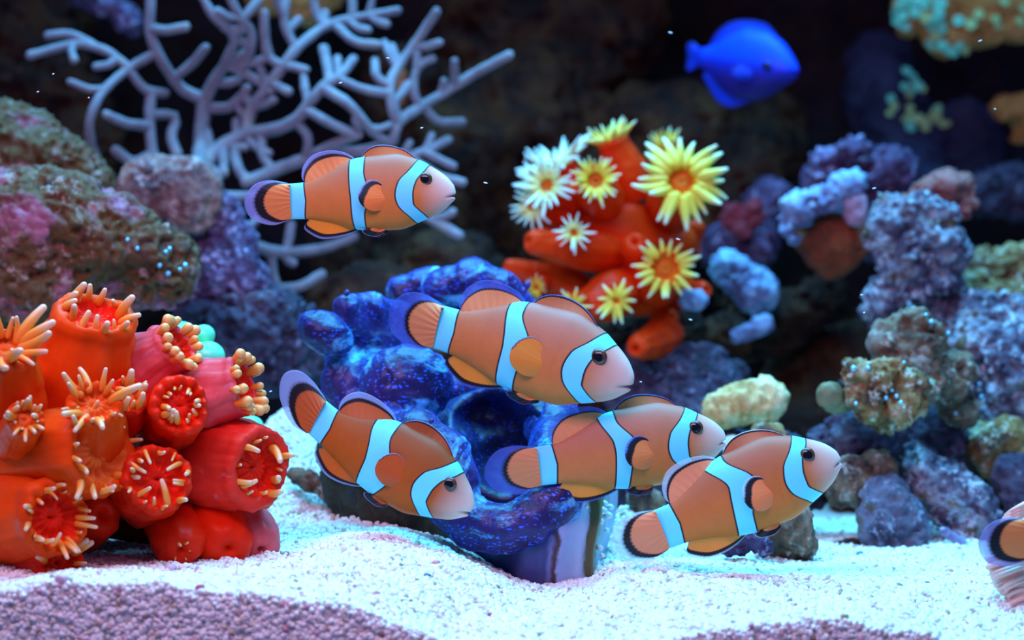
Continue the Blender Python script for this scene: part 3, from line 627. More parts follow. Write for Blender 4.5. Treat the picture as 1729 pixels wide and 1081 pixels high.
# ------------------------------------------------------------------ sea fan
ZB = 900/1729.0
FAN = [  # polylines in the 1729 x 961 enlargement of the upper left, radii in frame pixels
 ('trunk', [(640, 620), (650, 500), (655, 420), (662, 330)], 16, 13),
 ('branch', [(660, 330), (635, 312), (590, 290), (545, 230), (510, 170), (485, 100), (488, 20), (490, -60)], 10, 8),
 ('branch', [(662, 330), (690, 270), (730, 210), (760, 130), (735, 90), (690, 50), (650, -20)], 11, 7),
 ('branch', [(730, 215), (790, 210), (815, 150), (810, 90), (780, 60), (750, 0), (740, -40)], 9, 7),
 ('branch', [(775, 100), (800, 50), (840, 0), (860, -40)], 8, 7),
 ('branch', [(800, 430), (805, 390), (820, 350), (870, 280), (930, 200), (970, 150), (1050, 90), (1130, 65), (1200, 50), (1288, 35)], 11, 7.5),
 ('branch', [(960, 155), (930, 100), (920, 50), (938, -30)], 8, 7), ('branch', [(1050, 90), (1025, 40), (1012, -30)], 8, 7),
 ('branch', [(1090, 85), (1150, 135), (1228, 147)], 8, 8), ('branch', [(925, 215), (875, 190), (860, 130), (855, 42)], 8.5, 8),
 ('branch', [(880, 268), (935, 297)], 8, 8.5), ('branch', [(925, 212), (988, 226)], 8, 8.5),
 ('branch', [(660, 540), (690, 500), (730, 470), (800, 435), (890, 420), (960, 390), (1000, 340), (1050, 280), (1100, 250), (1148, 192)], 14, 8),
 ('branch', [(1070, 265), (1062, 210), (1050, 160)], 9, 9), ('branch', [(1050, 290), (1120, 330), (1160, 370), (1200, 420), (1260, 465)], 9, 8),
 ('branch', [(1000, 360), (1070, 400), (1155, 440)], 9, 8.5),
 ('branch', [(800, 590), (900, 550), (980, 520), (1080, 500), (1180, 490), (1270, 460), (1290, 400), (1350, 355), (1430, 310), (1530, 245), (1652, 180)], 11, 8),
 ('branch', [(1290, 400), (1270, 340), (1265, 270), (1290, 220), (1340, 150), (1418, 38)], 9, 7.5), ('branch', [(1292, 215), (1270, 150)], 8, 7),
 ('branch', [(1360, 350), (1340, 290), (1355, 220), (1402, 190)], 8, 7), ('branch', [(1375, 345), (1420, 395), (1498, 397)], 8, 8),
 ('branch', [(1475, 280), (1475, 200)], 8, 7), ('branch', [(1265, 305), (1180, 290), (1110, 260)], 8, 7), ('branch', [(1265, 280), (1222, 250), (1215, 200)], 8, 7),
 ('branch', [(980, 520), (1080, 470), (1165, 435)], 9, 8), ('branch', [(1180, 490), (1300, 510), (1380, 490), (1455, 455)], 9, 8), ('branch', [(1370, 492), (1470, 540)], 8, 8),
 ('branch', [(1320, 505), (1420, 570), (1500, 592)], 8, 8),
 ('branch', [(690, 560), (720, 680), (760, 765), (830, 800), (920, 820), (1030, 810), (1100, 790), (1150, 770)], 13, 8),
 ('branch', [(880, 812), (885, 880), (900, 935)], 8, 8), ('branch', [(930, 815), (945, 730)], 8, 8),
 ('branch', [(1150, 640), (1280, 660), (1400, 712), (1490, 765)], 9, 9), ('branch', [(900, 935), (970, 930), (1042, 892)], 8, 9),
 ('branch', [(740, 640), (900, 640), (1050, 640), (1150, 640)], 10, 9),
 ('branch', [(510, 170), (420, 222), (340, 290), (300, 360), (290, 440), (320, 530), (360, 620)], 8, 8),
 ('branch', [(420, 222), (380, 190), (330, 160), (240, 145), (100, 180)], 8, 8), ('branch', [(415, 225), (470, 290), (535, 303)], 8, 8),
 ('branch', [(490, 298), (485, 400), (495, 500)], 9, 9), ('branch', [(480, 410), (410, 400), (345, 372)], 9, 8), ('branch', [(487, 370), (570, 380), (555, 440), (575, 500)], 8.5, 9),
 ('branch', [(345, 290), (290, 290), (225, 265)], 7, 6), ('branch', [(300, 148), (230, 112), (155, 115)], 8, 8), ('branch', [(490, 95), (545, 98), (603, 88)], 8, 8.5),
 ('branch', [(560, 255), (620, 210), (668, 155)], 8, 8), ('branch', [(664, 350), (740, 350), (780, 320), (800, 290)], 9, 9), ('branch', [(740, 215), (830, 260), (880, 295)], 8, 7),
 ('branch', [(500, 500), (430, 525), (375, 488)], 9, 9), ('branch', [(725, 475), (725, 560)], 9, 9), ('branch', [(770, 445), (765, 395)], 8, 8), ('branch', [(760, 500), (780, 560), (815, 590)], 9, 9),
 ('branch', [(1145, 60), (1140, -30)], 8, 7), ('branch', [(1195, 50), (1215, -30)], 7, 6), ('branch', [(850, 430), (850, 500), (880, 545)], 9, 8), ('branch', [(960, 390), (1000, 450), (990, 515)], 8, 8), ('branch', [(800, 290), (790, 300), (815, 345)], 8, 8)]
def build_fan():
    root = empty('sea_fan', P(340, 330, 1.22), 'grey lilac branching sea fan rising behind the rocks', 'coral')
    t = NT('sea_fan_skin'); c = t.coord()
    col = t.ramp(t.noise(70, 4, .6, c), [(.3, (.20, .14, .17)), (.55, (.30, .23, .28)), (.75, (.40, .29, .25))])
    t.bump(t.noise(900, 3, .6, c), .6, .0008); m = t.set(Base_Color=col, Roughness=.75, Specular_IOR_Level=.2)
    rnd = random.Random(11); extra = []
    for nm, pl, r0, r1 in FAN:
        if nm == 'trunk' or len(pl) < 4: continue
        for k in range(1, len(pl)-1):
            if rnd.random() < .42:
                (x, y), (x2, y2) = pl[k], pl[k+1]; a = math.atan2(y2-y, x2-x)+rnd.choice((-1, 1))*rnd.uniform(.7, 1.2); l = rnd.uniform(45, 95)
                extra.append(('branch', [(x, y), (x+l*.5*math.cos(a), y+l*.5*math.sin(a)), (x+l*math.cos(a*.9-.15), y+l*math.sin(a*.9-.15))], 7.5, 7))
    for nm, pl, r0, r1 in FAN+extra:
        pts = []
        for (x, y) in pl:
            px, py = x*ZB, y*ZB; d = 1.215+.022*math.sin(px/75)*math.cos(py/60)
            pts.append(P(px, py, d))
        if nm == 'trunk': pts[0] = P(330, 345, 1.16)
        n = max(8, int(sum((Vector(a)-Vector(b)).length for a, b in zip(pts, pts[1:]))/.004))
        v, q = tube([tuple(p) for p in pts], [S(r0*1.02, 1.215), S((r0+r1)*.5, 1.215), S(r1, 1.215)], n, 12)
        v = displace(v, q, .0004, 220, 2, 3)
        mesh_obj(nm, v, q, m, root)
build_fan()

# ------------------------------------------------------------------ giant clam
def caps(lst):
    """chain of (px, py, d, r) -> capsules"""
    out = []
    for a, b in zip(lst, lst[1:]):
        out.append(('c', tuple(P(*a[:3])), tuple(P(*b[:3])), S(a[3], a[2]), S(b[3], b[2])))
    return out
def ball(px, py, d, r): return ('c', tuple(P(px, py, d)), tuple(P(px, py, d)), S(r, d), S(r, d))
def ell(px, py, d, rx, ry, rz, rot=0):
    q = ['e', tuple(P(px, py, d)), (S(rx, d), S(ry, d), S(rz, d))]
    if rot: q.append([list(r) for r in Matrix.Rotation(rot, 3, 'Y').transposed().inverted()])
    return tuple(q)
def mantle_mat(name, dark, mid, spot, patch, patch_lo, spot_amt=.30, sscale=640):
    t = NT(name); c = t.coord()
    mp = t.n('ShaderNodeMapping'); mp.inputs['Scale'].default_value = (.55, 1, 1); t.l(c, mp.inputs[0])
    nz = t.n('ShaderNodeTexNoise', Scale=120, Detail=2); t.l(c, nz.inputs['Vector'])
    va = t.n('ShaderNodeVectorMath', _operation='MULTIPLY_ADD'); t.l(nz.outputs['Color'], va.inputs[0])
    va.inputs[1].default_value = (.006,)*3; t.l(mp.outputs[0], va.inputs[2])
    vo = t.n('ShaderNodeTexVoronoi', Scale=sscale, Randomness=.75); t.l(va.outputs[0], vo.inputs['Vector'])
    base = t.ramp(t.noise(45, 5, .6, c, .6), [(.32, dark), (.68, mid)])
    sm = t.ramp(vo.outputs['Distance'], [(spot_amt-.06, (1, 1, 1)), (spot_amt+.04, (0, 0, 0))])
    sz = t.ramp(t.noise(60, 3, .6, c), [(.36, (0, 0, 0)), (.52, (1, 1, 1))])
    col = t.mix(t.math('MULTIPLY', sm, sz), base, spot)
    pf = t.noise(24, 6, .66, c, 1.6)
    pm = t.ramp(pf, [(patch_lo, (0, 0, 0)), (patch_lo+.08, (1, 1, 1))])
    brk = t.ramp(t.noise(260, 3, .6, c), [(.36, (.1, .1, .1)), (.5, (1, 1, 1))])
    col = t.mix(t.math('MULTIPLY', pm, brk), col, patch)
    t.bump(t.noise(420, 4, .6, c), .5, .0008)
    return t.set(Base_Color=col, Roughness=.38, Specular_IOR_Level=.4, Sheen_Weight=.35, Sheen_Tint=(.10, .25, 1.0))
CLAM = empty('giant_clam', P(850, 985, .95), 'giant clam with a wavy blue violet speckled mantle standing in the sand', 'clam')
M_man = mantle_mat('clam_mantle', (.011, .004, .048), (.036, .019, .165), (.035, .13, 1.0), (.12, .50, .88), .545)
M_in = mantle_mat('clam_inner_shaded', (.006, .004, .022), (.014, .009, .06), (.02, .05, .75), (.02, .03, .2), .75, .24)  # darker mantle copy; violet deepened to put in the chamber's shade
def clam():
    mg = []
    mg += [ell(550, 562, .975, 50, 40, 36, .5)]                                                          # left knob
    mg += caps([(585, 520, .99, 22), (625, 522, 1.0, 26), (680, 540, 1.02, 28)])                       # upper left fold
    mg += caps([(582, 600, .995, 36), (590, 650, .985, 42), (610, 700, .98, 42)])                      # left flank
    mg += caps([(640, 560, 1.01, 44), (640, 620, 1.0, 46)])
    mg += caps([(680, 492, 1.05, 26), (735, 482, 1.05, 30)])                                           # top crest
    mg += caps([(745, 486, 1.035, 32), (795, 474, 1.035, 36), (845, 492, 1.035, 32), (885, 522, 1.04, 24)])
    mg += caps([(740, 540, 1.05, 50), (820, 550, 1.05, 50), (880, 570, 1.05, 40)])
    mg += [ball(588, 552, .992, 30), ball(612, 572, 1.0, 40), ball(664, 560, 1.015, 40)]
    mg += [ell(686, 652, .965, 80, 56, 68, -.15)]                                                        # big front dome
    mg += caps([(600, 742, .96, 38), (655, 735, .95, 44), (705, 745, .94, 46), (745, 775, .935, 46), (757, 815, .93, 44), (765, 850, .925, 40)])
    mg += caps([(765, 856, .925, 38), (800, 885, .92, 38), (850, 894, .915, 37), (900, 880, .915, 40), (936, 846, .92, 44), (943, 800, .93, 44)])
    mg += caps([(943, 800, .93, 44), (943, 760, .95, 46), (938, 722, .97, 46), (930, 700, .985, 42), (880, 672, 1.0, 34)])
    mg += caps([(880, 672, 1.0, 32), (820, 652, 1.01, 30), (765, 660, 1.0, 28)])
    v, q = sdf(mg, .00105, .0042)
    v = displace(v, q, .0009, 75, 2, 4); v = displace(v, q, .0011, 120, 2, 24, True); v = displace(v, q, .0003, 420, 2, 14)
    mesh_obj('mantle', v, q, M_man, CLAM)['label'] = 'blue violet mantle with pale cyan patches and blue dots'
    # inner chamber wall: a bowl behind the ring
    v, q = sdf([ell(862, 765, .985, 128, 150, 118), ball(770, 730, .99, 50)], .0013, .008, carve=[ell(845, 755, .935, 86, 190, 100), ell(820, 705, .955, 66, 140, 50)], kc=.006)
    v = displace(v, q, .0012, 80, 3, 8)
    mesh_obj('inner_mantle', v, q, M_in, CLAM)['label'] = 'dark violet chamber with shade in its colour inside the mantle ring'
    # small wart clusters on the mantle edge
    wm = plain('wart', (.04, .02, .22), .5)
    for (px, py, d, r) in [(862, 470, 1.02, 6), (868, 480, 1.02, 5), (890, 482, 1.02, 6), (884, 492, 1.02, 6), (856, 482, 1.02, 5), (585, 496, .985, 5), (592, 520, .975, 7), (728, 712, .925, 4)]:
        v, q = sdf([ball(px, py, d, r), ball(px+2, py-r*.7, d, r*.6)], S(1.3, d), .001); mesh_obj('wart', v, q, wm, CLAM)
    # mossy left valve
    v, q = sdf(caps([(570, 770, 1.01, 36), (610, 810, .99, 54), (690, 862, .975, 56), (780, 890, .968, 46), (860, 900, .968, 40)])+caps([(640, 890, .985, 60), (760, 930, .985, 60), (880, 960, .98, 50)]), .0014, .012)
    v = displace(v, q, .0022, 70, 3, 2); v = displace(v, q, .0012, 300, 3, 3, True)
    mm = rockmat('mossy_shell', [(.010, .010, .008), (.028, .024, .014), (.05, .05, .03), (.03, .04, .05)], 90, (.2, .3, .4), .24, rough=.7)
    mesh_obj('shell_valve', v, q, mm, CLAM)['label'] = 'dark mossy valve half sunk in sand'
    # smooth front valve with coloured bands
    us = [0, .22, .45, .66, .80, .87, .92, .97, 1.0]
    tp = np.array([P(*p) for p in [(790, 895, .945), (835, 910, .925), (895, 900, .912), (940, 872, .912), (978, 838, .922), (992, 820, .926), (1004, 812, .926), (1018, 806, .945), (1040, 800, .975)]])
    bt = np.array([P(*p) for p in [(835, 1020, .955), (862, 1022, .935), (905, 1024, .922), (945, 1022, .920), (982, 1020, .925), (994, 1018, .926), (1004, 1016, .926), (1012, 1014, .942), (1022, 1012, .97)]])
    nu, nw = 90, 34; U = np.linspace(0, 1, nu); W = np.linspace(0, 1, nw)
    A = np.stack([spl(us, tp[:, k], U) for k in range(3)], 1); B = np.stack([spl(us, bt[:, k], U) for k in range(3)], 1)
    G = A[:, None]*(1-W[None, :, None])+B[:, None]*W[None, :, None]
    bulge = np.sin(W*np.pi)[None, :]*.004+.0016*np.exp(-((U-.925)/.03)**2)[:, None]+.0005*np.sin(U*40)[:, None]
    G[..., 1] -= bulge; G[..., 0] += .0016*np.sin(W*7)[None, :]*U[:, None]
    G2 = G.copy(); G2[..., 1] += .006; G2[..., 0] -= .003
    v = np.vstack([G.reshape(-1, 3), G2.reshape(-1, 3)]); n1 = nu*nw
    i = np.arange(nu-1)[:, None]*nw+np.arange(nw-1)[None, :]
    qa = np.stack([i, i+1, i+nw+1, i+nw], -1).reshape(-1, 4)
    side = []
    for r in (0, nw-1): side += [(k*nw+r, (k+1)*nw+r, (k+1)*nw+r+n1, k*nw+r+n1) for k in range(nu-1)]
    for r in (0, (nu-1)*nw): side += [(r+k, r+k+1, r+k+1+n1, r+k+n1) for k in range(nw-1)]
    q = np.vstack([qa, qa[:, ::-1]+n1, np.array(side)])
    t = NT('banded_shell'); c = t.coord(); u = t.attr('u')
    wob = t.math('ADD', u, t.math('MULTIPLY', t.math('SUBTRACT', t.noise(150, 4, .6, c), .5), .09))
    col = t.ramp(wob, [(.0, (.06, .06, .22)), (.56, (.045, .04, .18)), (.60, (.16, .16, .40)), (.63, (.07, .02, .03)), (.645, (.09, .03, .05)), (.665, (.33, .36, .66)), (.84, (.48, .55, .80)), (.865, (.10, .085, .03)), (.95, (.14, .12, .04)), (.975, (.38, .38, .55))])
    t.bump(t.noise(240, 5, .6, c), .5, .0008); m = t.set(Base_Color=col, Roughness=.45)
    uu = np.tile(np.repeat(U[:, None], nw, 1).ravel(), 2)
    mesh_obj('shell_valve', v, q, m, CLAM, attrs=dict(u=uu))['label'] = 'smooth purple valve with pale and olive bands'
    bm_ = plain('barnacle_white', (.75, .80, .85), .5)
    for (px, py, d, r) in [(1016, 862, .93, 7), (1026, 870, .935, 6), (1012, 880, .928, 6), (1030, 856, .94, 5), (1020, 850, .935, 5), (1012, 925, .93, 5), (1016, 938, .932, 4), (1024, 895, .94, 4), (990, 855, .915, 3), (988, 845, .915, 3)]:
        v, q = sdf([ball(px, py, d, r), ball(px+r*.8, py+1, d, r*.6)], S(1.2, d), .001); mesh_obj('barnacle', v, q, bm_, CLAM)
clam()

# ------------------------------------------------------------------ cup corals
def revolve(prof, n, rib=0, ribn=24, squash_from=None, wob=0, seed=0):
    """profile [(r, z)] around z -> verts, quads"""
    a = np.linspace(0, 2*np.pi, n, endpoint=False); rows = []
    for k, (r, z) in enumerate(prof):
        inn = squash_from is not None and k >= squash_from
        rr = r*(1+(0 if inn else rib)*np.cos(ribn*a)+(0 if inn else wob*.8)*np.cos(9*a+seed*1.7)+wob*np.sin(2*a+seed)+wob*.6*np.sin(3*a+seed*2.1))
        rows.append(np.stack([rr*np.cos(a), rr*np.sin(a)*(.45 if inn and k >= len(prof)-3 else 1), np.full(n, z)+wob*1.2*r*np.sin(3*a+seed)*(0 if k < 3 else 1)+(.10*r*np.cos(13*a+seed) if inn and k < len(prof)-4 else 0)], 1))
    v = np.vstack(rows); i = np.arange(len(prof)-1)[:, None]*n; j = np.arange(n)[None, :]; j2 = (j+1) % n
    return v, np.stack([i+j, i+j2, i+n+j2, i+n+j], -1).reshape(-1, 4)
def smooth_prof(pr, n):
    return [tuple(x) for x in resample(pr, n)]
def finger_mesh(name, mat, bendx, r0, r1, pts=7):
    z = np.linspace(0, 1, pts); path = np.stack([bendx*z*z, 0*z, z*(1-.12*bendx*bendx)], 1)
    rad = r0+(r1-r0)*z**1.3
    v, q = tube(path, list(rad), 9, 8)
    hh = np.clip(v[:, 2], 0, 1.1)
    me = bpy.data.meshes.new(name); me.from_pydata([tuple(x) for x in v], [], [tuple(f) for f in q]); me.update()
    me.polygons.foreach_set('use_smooth', [True]*len(me.polygons)); me.materials.append(mat)
    a = me.attributes.new('hh', 'FLOAT', 'POINT'); a.data.foreach_set('value', hh.astype(np.float32)); return me
def tip_mat(name, c0, c1, c2, sss=.25, rough=.4):
    t = NT(name); h = t.attr('hh')
    col = t.ramp(h, [(.0, c0), (.6, c1), (.84, tuple((a+b)/2 for a, b in zip(c1, c2))), (.98, c2)])
    t.set(Base_Color=col, Roughness=rough, Subsurface_Weight=sss, Subsurface_Scale=.002); t.b.inputs['Subsurface Radius'].default_value = (1, .5, .2)
    return t.m
def polyp_mat(name, col, top=None, patch=None, pa=.56):
    t = NT(name); c = t.coord(); f = t.noise(55, 4, .6, c)
    cc = t.ramp(f, [(.3, tuple(x*.78 for x in col)), (.7, top or tuple(min(1, x*1.15) for x in col))])
    if patch: cc = t.mix(t.ramp(t.noise(60, 5, .65, c, .6), [(pa, (0, 0, 0)), (pa+.1, (1, 1, 1))]), cc, patch)
    t.bump(t.noise(500, 3, .5, c), .15, .0005)
    t.set(Base_Color=cc, Roughness=.36, Specular_IOR_Level=.09, Subsurface_Weight=.15, Subsurface_Scale=.003)
    t.b.inputs['Subsurface Radius'].default_value = (1, .25, .1)
    return t.m
def polyp(root, base, mouth, r0, r1, mode, mat, disc, tents, n=0, tl=30, tilt=40, seed=0, rib=.012, ring=.76, jit=.45, arc=None, trad=1.0, tj=30):
    rnd = random.Random(seed*7+3)
    b, m = P(*base), P(*mouth); d = (base[2]+mouth[2])/2; R0, R1 = S(r0, d), S(r1, d); ax = m-b; H = ax.length
    if mode == 'closed':
        pr = [(R0*.55, -R0*.3), (R0*.9, H*.15), (R0*1.0, H*.45), (R1*.98, H*.72), (R1*.80, H*.90), (R1*.52, H*.985), (R1*.30, H*1.0), (R1*.16, H*.975), (R1*.06, H*.93), (R1*.005, H*.90)]
        v, q = revolve(smooth_prof(pr, 44), 56, rib, 26, 43, .03, seed); v = displace(v, q, R1*.09, 1.2/R1, 2, seed)
        fm = [0]*len(q); nin = None
    else:
        pr = [(R0*.75, -R0*.15), (R0*.95, H*.15), (R0, H*.42), ((R0+R1)*.52, H*.66), (R1*1.07, H*.86), (R1*1.09, H*.95), (R1*1.0, H*1.0+R1*.02), (R1*.88, H+R1*.03), (R1*.76, H-R1*.06), (R1*.64, H-R1*.26), (R1*.46, H-R1*.32), (R1*.30, H-R1*.20), (R1*.16, H-R1*.26), (R1*.03, H-R1*.42)]
        pp = smooth_prof(pr, 60); v, q = revolve(pp, 78, rib, 26, 46, .032, seed); v = displace(v, q, R1*.075, 1.3/R1, 2, seed)
        k = next(i for i, p in enumerate(pp) if i > 25 and p[0] < R1*.80)
        fm = [1 if i//78 >= k else 0 for i in range(len(q))]
    o = mesh_obj('polyp', v, q, None, None, origin=(0, 0, 0), mats=[mat, disc], fmat=fm)
    quat = ax.to_track_quat('Z', 'Y'); o.rotation_mode = 'QUATERNION'; o.rotation_quaternion = quat
    o.parent = root; o.location = b-Vector(root.location)
    for i in range(n):
        f = (i+rnd.uniform(-jit, jit))/n
        a = (arc[0]+(arc[1]-arc[0])*f) if arc else 2*math.pi*f
        out = Vector((math.cos(a), math.sin(a), 0)); tlt = math.radians(tilt+rnd.uniform(-tj, tj))
        dr = out*math.sin(tlt)+Vector((0, 0, 1))*math.cos(tlt)+Vector((rnd.uniform(-.15, .15), rnd.uniform(-.15, .15), 0))*(tj/18)
        l = S(tl, d)*(rnd.uniform(.75, 1.15) if tj < 20 else rnd.uniform(.5, 1.3))
        c = bpy.data.objects.new('tentacle', rnd.choice(tents)); COL.objects.link(c); c.parent = o
        rg = ring*(1 if i % 2 else .88)
        c.location = out*R1*rg+Vector((0, 0, H-(.10*R1 if mode != 'closed' else .02*R1)))
        # local x of the finger leans outward
        zx = dr.normalized(); yx = zx.cross(out); yx = yx.normalized() if yx.length > 1e-4 else Vector((0, 1, 0)); xx = yx.cross(zx)
        c.rotation_mode = 'QUATERNION'; c.rotation_quaternion = Matrix((xx, yx, zx)).transposed().to_quaternion()
        th = l*trad
        c.scale = (th, th, l)
    return o

RED = (.95, .018, .003); ORG = (.96, .062, .003); PNK = (.80, .10, .10)
P_red = polyp_mat('red_polyp', RED, (.97, .032, .006)); P_org = polyp_mat('orange_red_polyp', ORG, (.97, .09, .006))
P_pink = polyp_mat('pink_polyp', (.85, .075, .09), (.92, .16, .17), (.70, .30, .48), .60)
P_mag = polyp_mat('pink_red_polyp', (.95, .022, .010), (.97, .05, .03), (.78, .16, .20), .62)
D_red = polyp_mat('oral_disc', (.92, .018, .004)); D_org = polyp_mat('orange_disc', (.90, .10, .01), (.95, .16, .02))
TM = tip_mat('cup_tentacle', (.92, .20, .012), (.95, .36, .05), (.90, .58, .36))
TB = tip_mat('bead_tentacle', (.92, .16, .01), (.95, .30, .04), (.95, .46, .14))
T_f = [finger_mesh('tentacle', TM, b, .17, .10) for b in (.1, .35, -.3)]
T_s = [finger_mesh('tentacle', TM, b, .24, .15) for b in (.05, .3, -.25)]
T_b = [finger_mesh('tentacle', TB, b, .30, .44, 5) for b in (0, .1)]

CUP = empty('cup_coral', P(220, 960, .90), 'big glossy red cup coral with orange tentacles standing on the sand', 'coral')
def cup_coral():
    v, q = sdf([ball(60, 800, .93, 105), ball(160, 740, .94, 100), ball(220, 820, .945, 90), ball(310, 820, .95, 70), ball(240, 700, .945, 60), ball(310, 900, .94, 42), ball(370, 890, .94, 40), ball(60, 930, .92, 55)], .0028, .02)
    v = displace(v, q, .003, 50, 3, 6)
    mesh_obj('coral_base', v, q, rockmat('coral_base', [(.03, .010, .018), (.20, .015, .012), (.42, .025, .010)], 60, None), CUP)['label'] = 'dark stony base between the polyps'
    A = lambda *a, **k: polyp(CUP, *a, **k)
    A((112, 710, .900), (160, 528, .878), 92, 66, 'open', P_org, D_red, T_s, n=15, tl=34, tilt=0, seed=1, ring=.82)
    A((0, 730, .88), (10, 585, .845), 72, 46, 'open', P_org, D_org, T_f, n=18, tl=52, tilt=34, seed=2, ring=.66)
    A((205, 645, .905), (300, 582, .892), 58, 40, 'open', P_pink, D_red, T_b, n=17, tl=19, tilt=15, seed=3, ring=.96, trad=1.05, tj=14)
    A((312, 675, .905), (412, 650, .897), 60, 45, 'open', P_pink, D_red, T_b, n=18, tl=19, tilt=15, seed=4, ring=.98, trad=1.05, tj=14)
    A((280, 718, .925), (304, 684, .868), 58, 46, 'open', P_red, D_red, T_s, n=16, tl=21, tilt=-12, seed=5, ring=.66)
    A((322, 775, .92), (440, 790, .893), 82, 64, 'open', P_mag, D_red, T_s, n=13, tl=26, tilt=-8, seed=6, ring=.80, rib=.02)
    A((140, 785, .885), (160, 680, .852), 66, 42, 'open', P_org, D_org, T_f, n=15, tl=40, tilt=52, seed=7, ring=.80)
    A((10, 775, .880), (172, 762, .856), 80, 74, 'open', P_org, D_org, T_f, n=18, tl=34, tilt=25, seed=8, ring=.90)
    A((232, 828, .915), (268, 808, .862), 66, 54, 'open', P_red, D_red, T_f, n=17, tl=33, tilt=-30, seed=9, ring=.92)
    A((-10, 870, .885), (95, 874, .848), 86, 60, 'open', P_org, D_red, T_f, n=21, tl=32, tilt=5, seed=10, ring=.82)
    A((110, 872, .915), (176, 868, .885), 58, 48, 'closed', P_red, D_red, T_f, seed=11)
    A((0, 960, .89), (105, 950, .858), 58, 42, 'open', P_red, D_red, T_s, n=14, tl=27, tilt=15, seed=12)
    A((290, 858, .925), (306, 930, .880), 50, 46, 'closed', P_red, D_red, T_s, n=5, tl=12, tilt=30, seed=13, ring=.3)
    A((340, 865, .925), (388, 928, .890), 58, 52, 'closed', P_red, D_red, T_s, seed=14)
    A((395, 868, .93), (442, 930, .905), 50, 44, 'closed', P_pink, D_red, T_s, seed=15)
    A((22, 765, .872), (42, 706, .838), 40, 30, 'open', P_org, D_org, T_s, n=17, tl=22, tilt=25, seed=16, ring=.70)
    A((195, 720, .895), (216, 668, .870), 42, 32, 'open', P_red, D_org, T_s, n=10, tl=28, tilt=5, seed=17)
    A((410, 815, .92), (455, 845, .905), 32, 24, 'closed', P_org, D_red, T_s, seed=18)
    A((290, 600, .91), (248, 560, .905), 32, 24, 'closed', P_pink, D_red, T_s, seed=19)
cup_coral()

CUP2 = empty('cup_coral', P(1040, 590, 1.14), 'orange tube cup coral with yellow star tentacles on the dark ledge', 'coral')
def cup_coral2():
    Z6 = lambda x, y: (820+x*.4255, 170+y*.4255)
    pm = polyp_mat('tube_coral', (.90, .034, .003), (.95, .052, .004)); dm = polyp_mat('tube_disc', (.92, .10, .006), (.95, .20, .015))
    ym = tip_mat('yellow_tentacle', (.92, .50, .02), (.90, .68, .10), (.86, .84, .62), .1); wm = tip_mat('white_tentacle', (.88, .70, .16), (.80, .78, .58), (.78, .82, .86), .1)
    TY = [finger_mesh('tentacle', ym, b, .17, .04) for b in (.1, -.15, .3)]; TW = [finger_mesh('tentacle', wm, b, .13, .03) for b in (.1, -.2, .3)]
    bl = []
    for (x, y, r, d) in [(560, 470, 95, 1.18), (620, 600, 110, 1.18), (500, 560, 80, 1.18), (640, 760, 100, 1.18), (420, 460, 80, 1.18), (760, 560, 80, 1.19), (330, 760, 60, 1.18), (520, 740, 80, 1.18)]:
        px, py = Z6(x, y); bl.append(ball(px, py, d, r*.4255))
    v, q = sdf(bl, .0016, .012); v = displace(v, q, .0012, 60, 2, 3)
    mesh_obj('coral_base', v, q, pm, CUP2)
    def T(b, m, r0, r1, mode, n=0, tl=0, tents=TY, tilt=62, seed=0, ring=.72, db=1.19, dm_=1.14, trad=1.0):
        bx, by = Z6(*b); mx, my = Z6(*m); k = .4255
        return polyp(CUP2, (bx, by, db), (mx, my, dm_), r0*k, r1*k, mode, pm, dm, tents, n, tl*k, tilt, seed+40, .008, ring, .3, trad=trad, tj=16)
    T((580, 370), (500, 150), 100, 62, 'open', 18, 75, TY, 38, 1, db=1.18, dm_=1.17)
    T((700, 440), (778, 318), 92, 72, 'open', 20, 112, TY, 80, 2, 1.02, db=1.19, dm_=1.125, trad=1.35)
    T((715, 300), (712, 170), 60, 48, 'open', 14, 55, TY, 30, 3, db=1.23, dm_=1.22)
    T((360, 430), (285, 250), 90, 60, 'open', 24, 125, TW, 55, 4, db=1.19, dm_=1.18)
    T((370, 440), (240, 335), 86, 58, 'open', 22, 90, TW, 62, 5, db=1.19, dm_=1.145)
    T((330, 460), (185, 415), 80, 46, 'open', 18, 75, TW, 60, 6, db=1.18, dm_=1.15)
    T((470, 430), (435, 315), 92, 60, 'open', 24, 62, TY, 55, 7, db=1.19, dm_=1.13)
    T((520, 610), (165, 560), 84, 66, 'closed', db=1.17, dm_=1.14, seed=8)
    T((372, 560), (350, 525), 50, 34, 'open', 14, 60, TW, 60, 9, db=1.16, dm_=1.125)
    T((400, 745), (70, 655), 62, 46, 'closed', db=1.18, dm_=1.17, seed=10)
    T((230, 735), (200, 740), 40, 26, 'open', 12, 34, TY, 60, 11, db=1.165, dm_=1.15)
    T((570, 740), (385, 830), 100, 78, 'closed', db=1.17, dm_=1.14, seed=12)
    T((375, 800), (345, 815), 50, 34, 'open', 14, 50, TY, 70, 13, db=1.15, dm_=1.12)
    T((550, 765), (518, 795), 60, 34, 'open', 11, 62, TY, 78, 14, db=1.16, dm_=1.12, trad=1.35)
    T((650, 740), (715, 665), 105, 66, 'open', 18, 66, TY, 76, 15, 1.0, db=1.19, dm_=1.13, trad=1.4)
    T((640, 600), (770, 450), 85, 62, 'closed', db=1.20, dm_=1.18, seed=16)
    T((740, 640), (850, 480), 75, 48, 'closed', db=1.21, dm_=1.20, seed=17)
    T((720, 780), (880, 750), 70, 44, 'closed', db=1.20, dm_=1.17, seed=18)
    T((745, 925), (590, 985), 72, 62, 'closed', db=1.18, dm_=1.13, seed=19)
    T((640, 700), (590, 560), 90, 70, 'closed', db=1.19, dm_=1.15, seed=20)
    T((690, 880), (740, 860), 60, 40, 'closed', db=1.19, dm_=1.17, seed=21)
    px, py = Z6(820, 790)
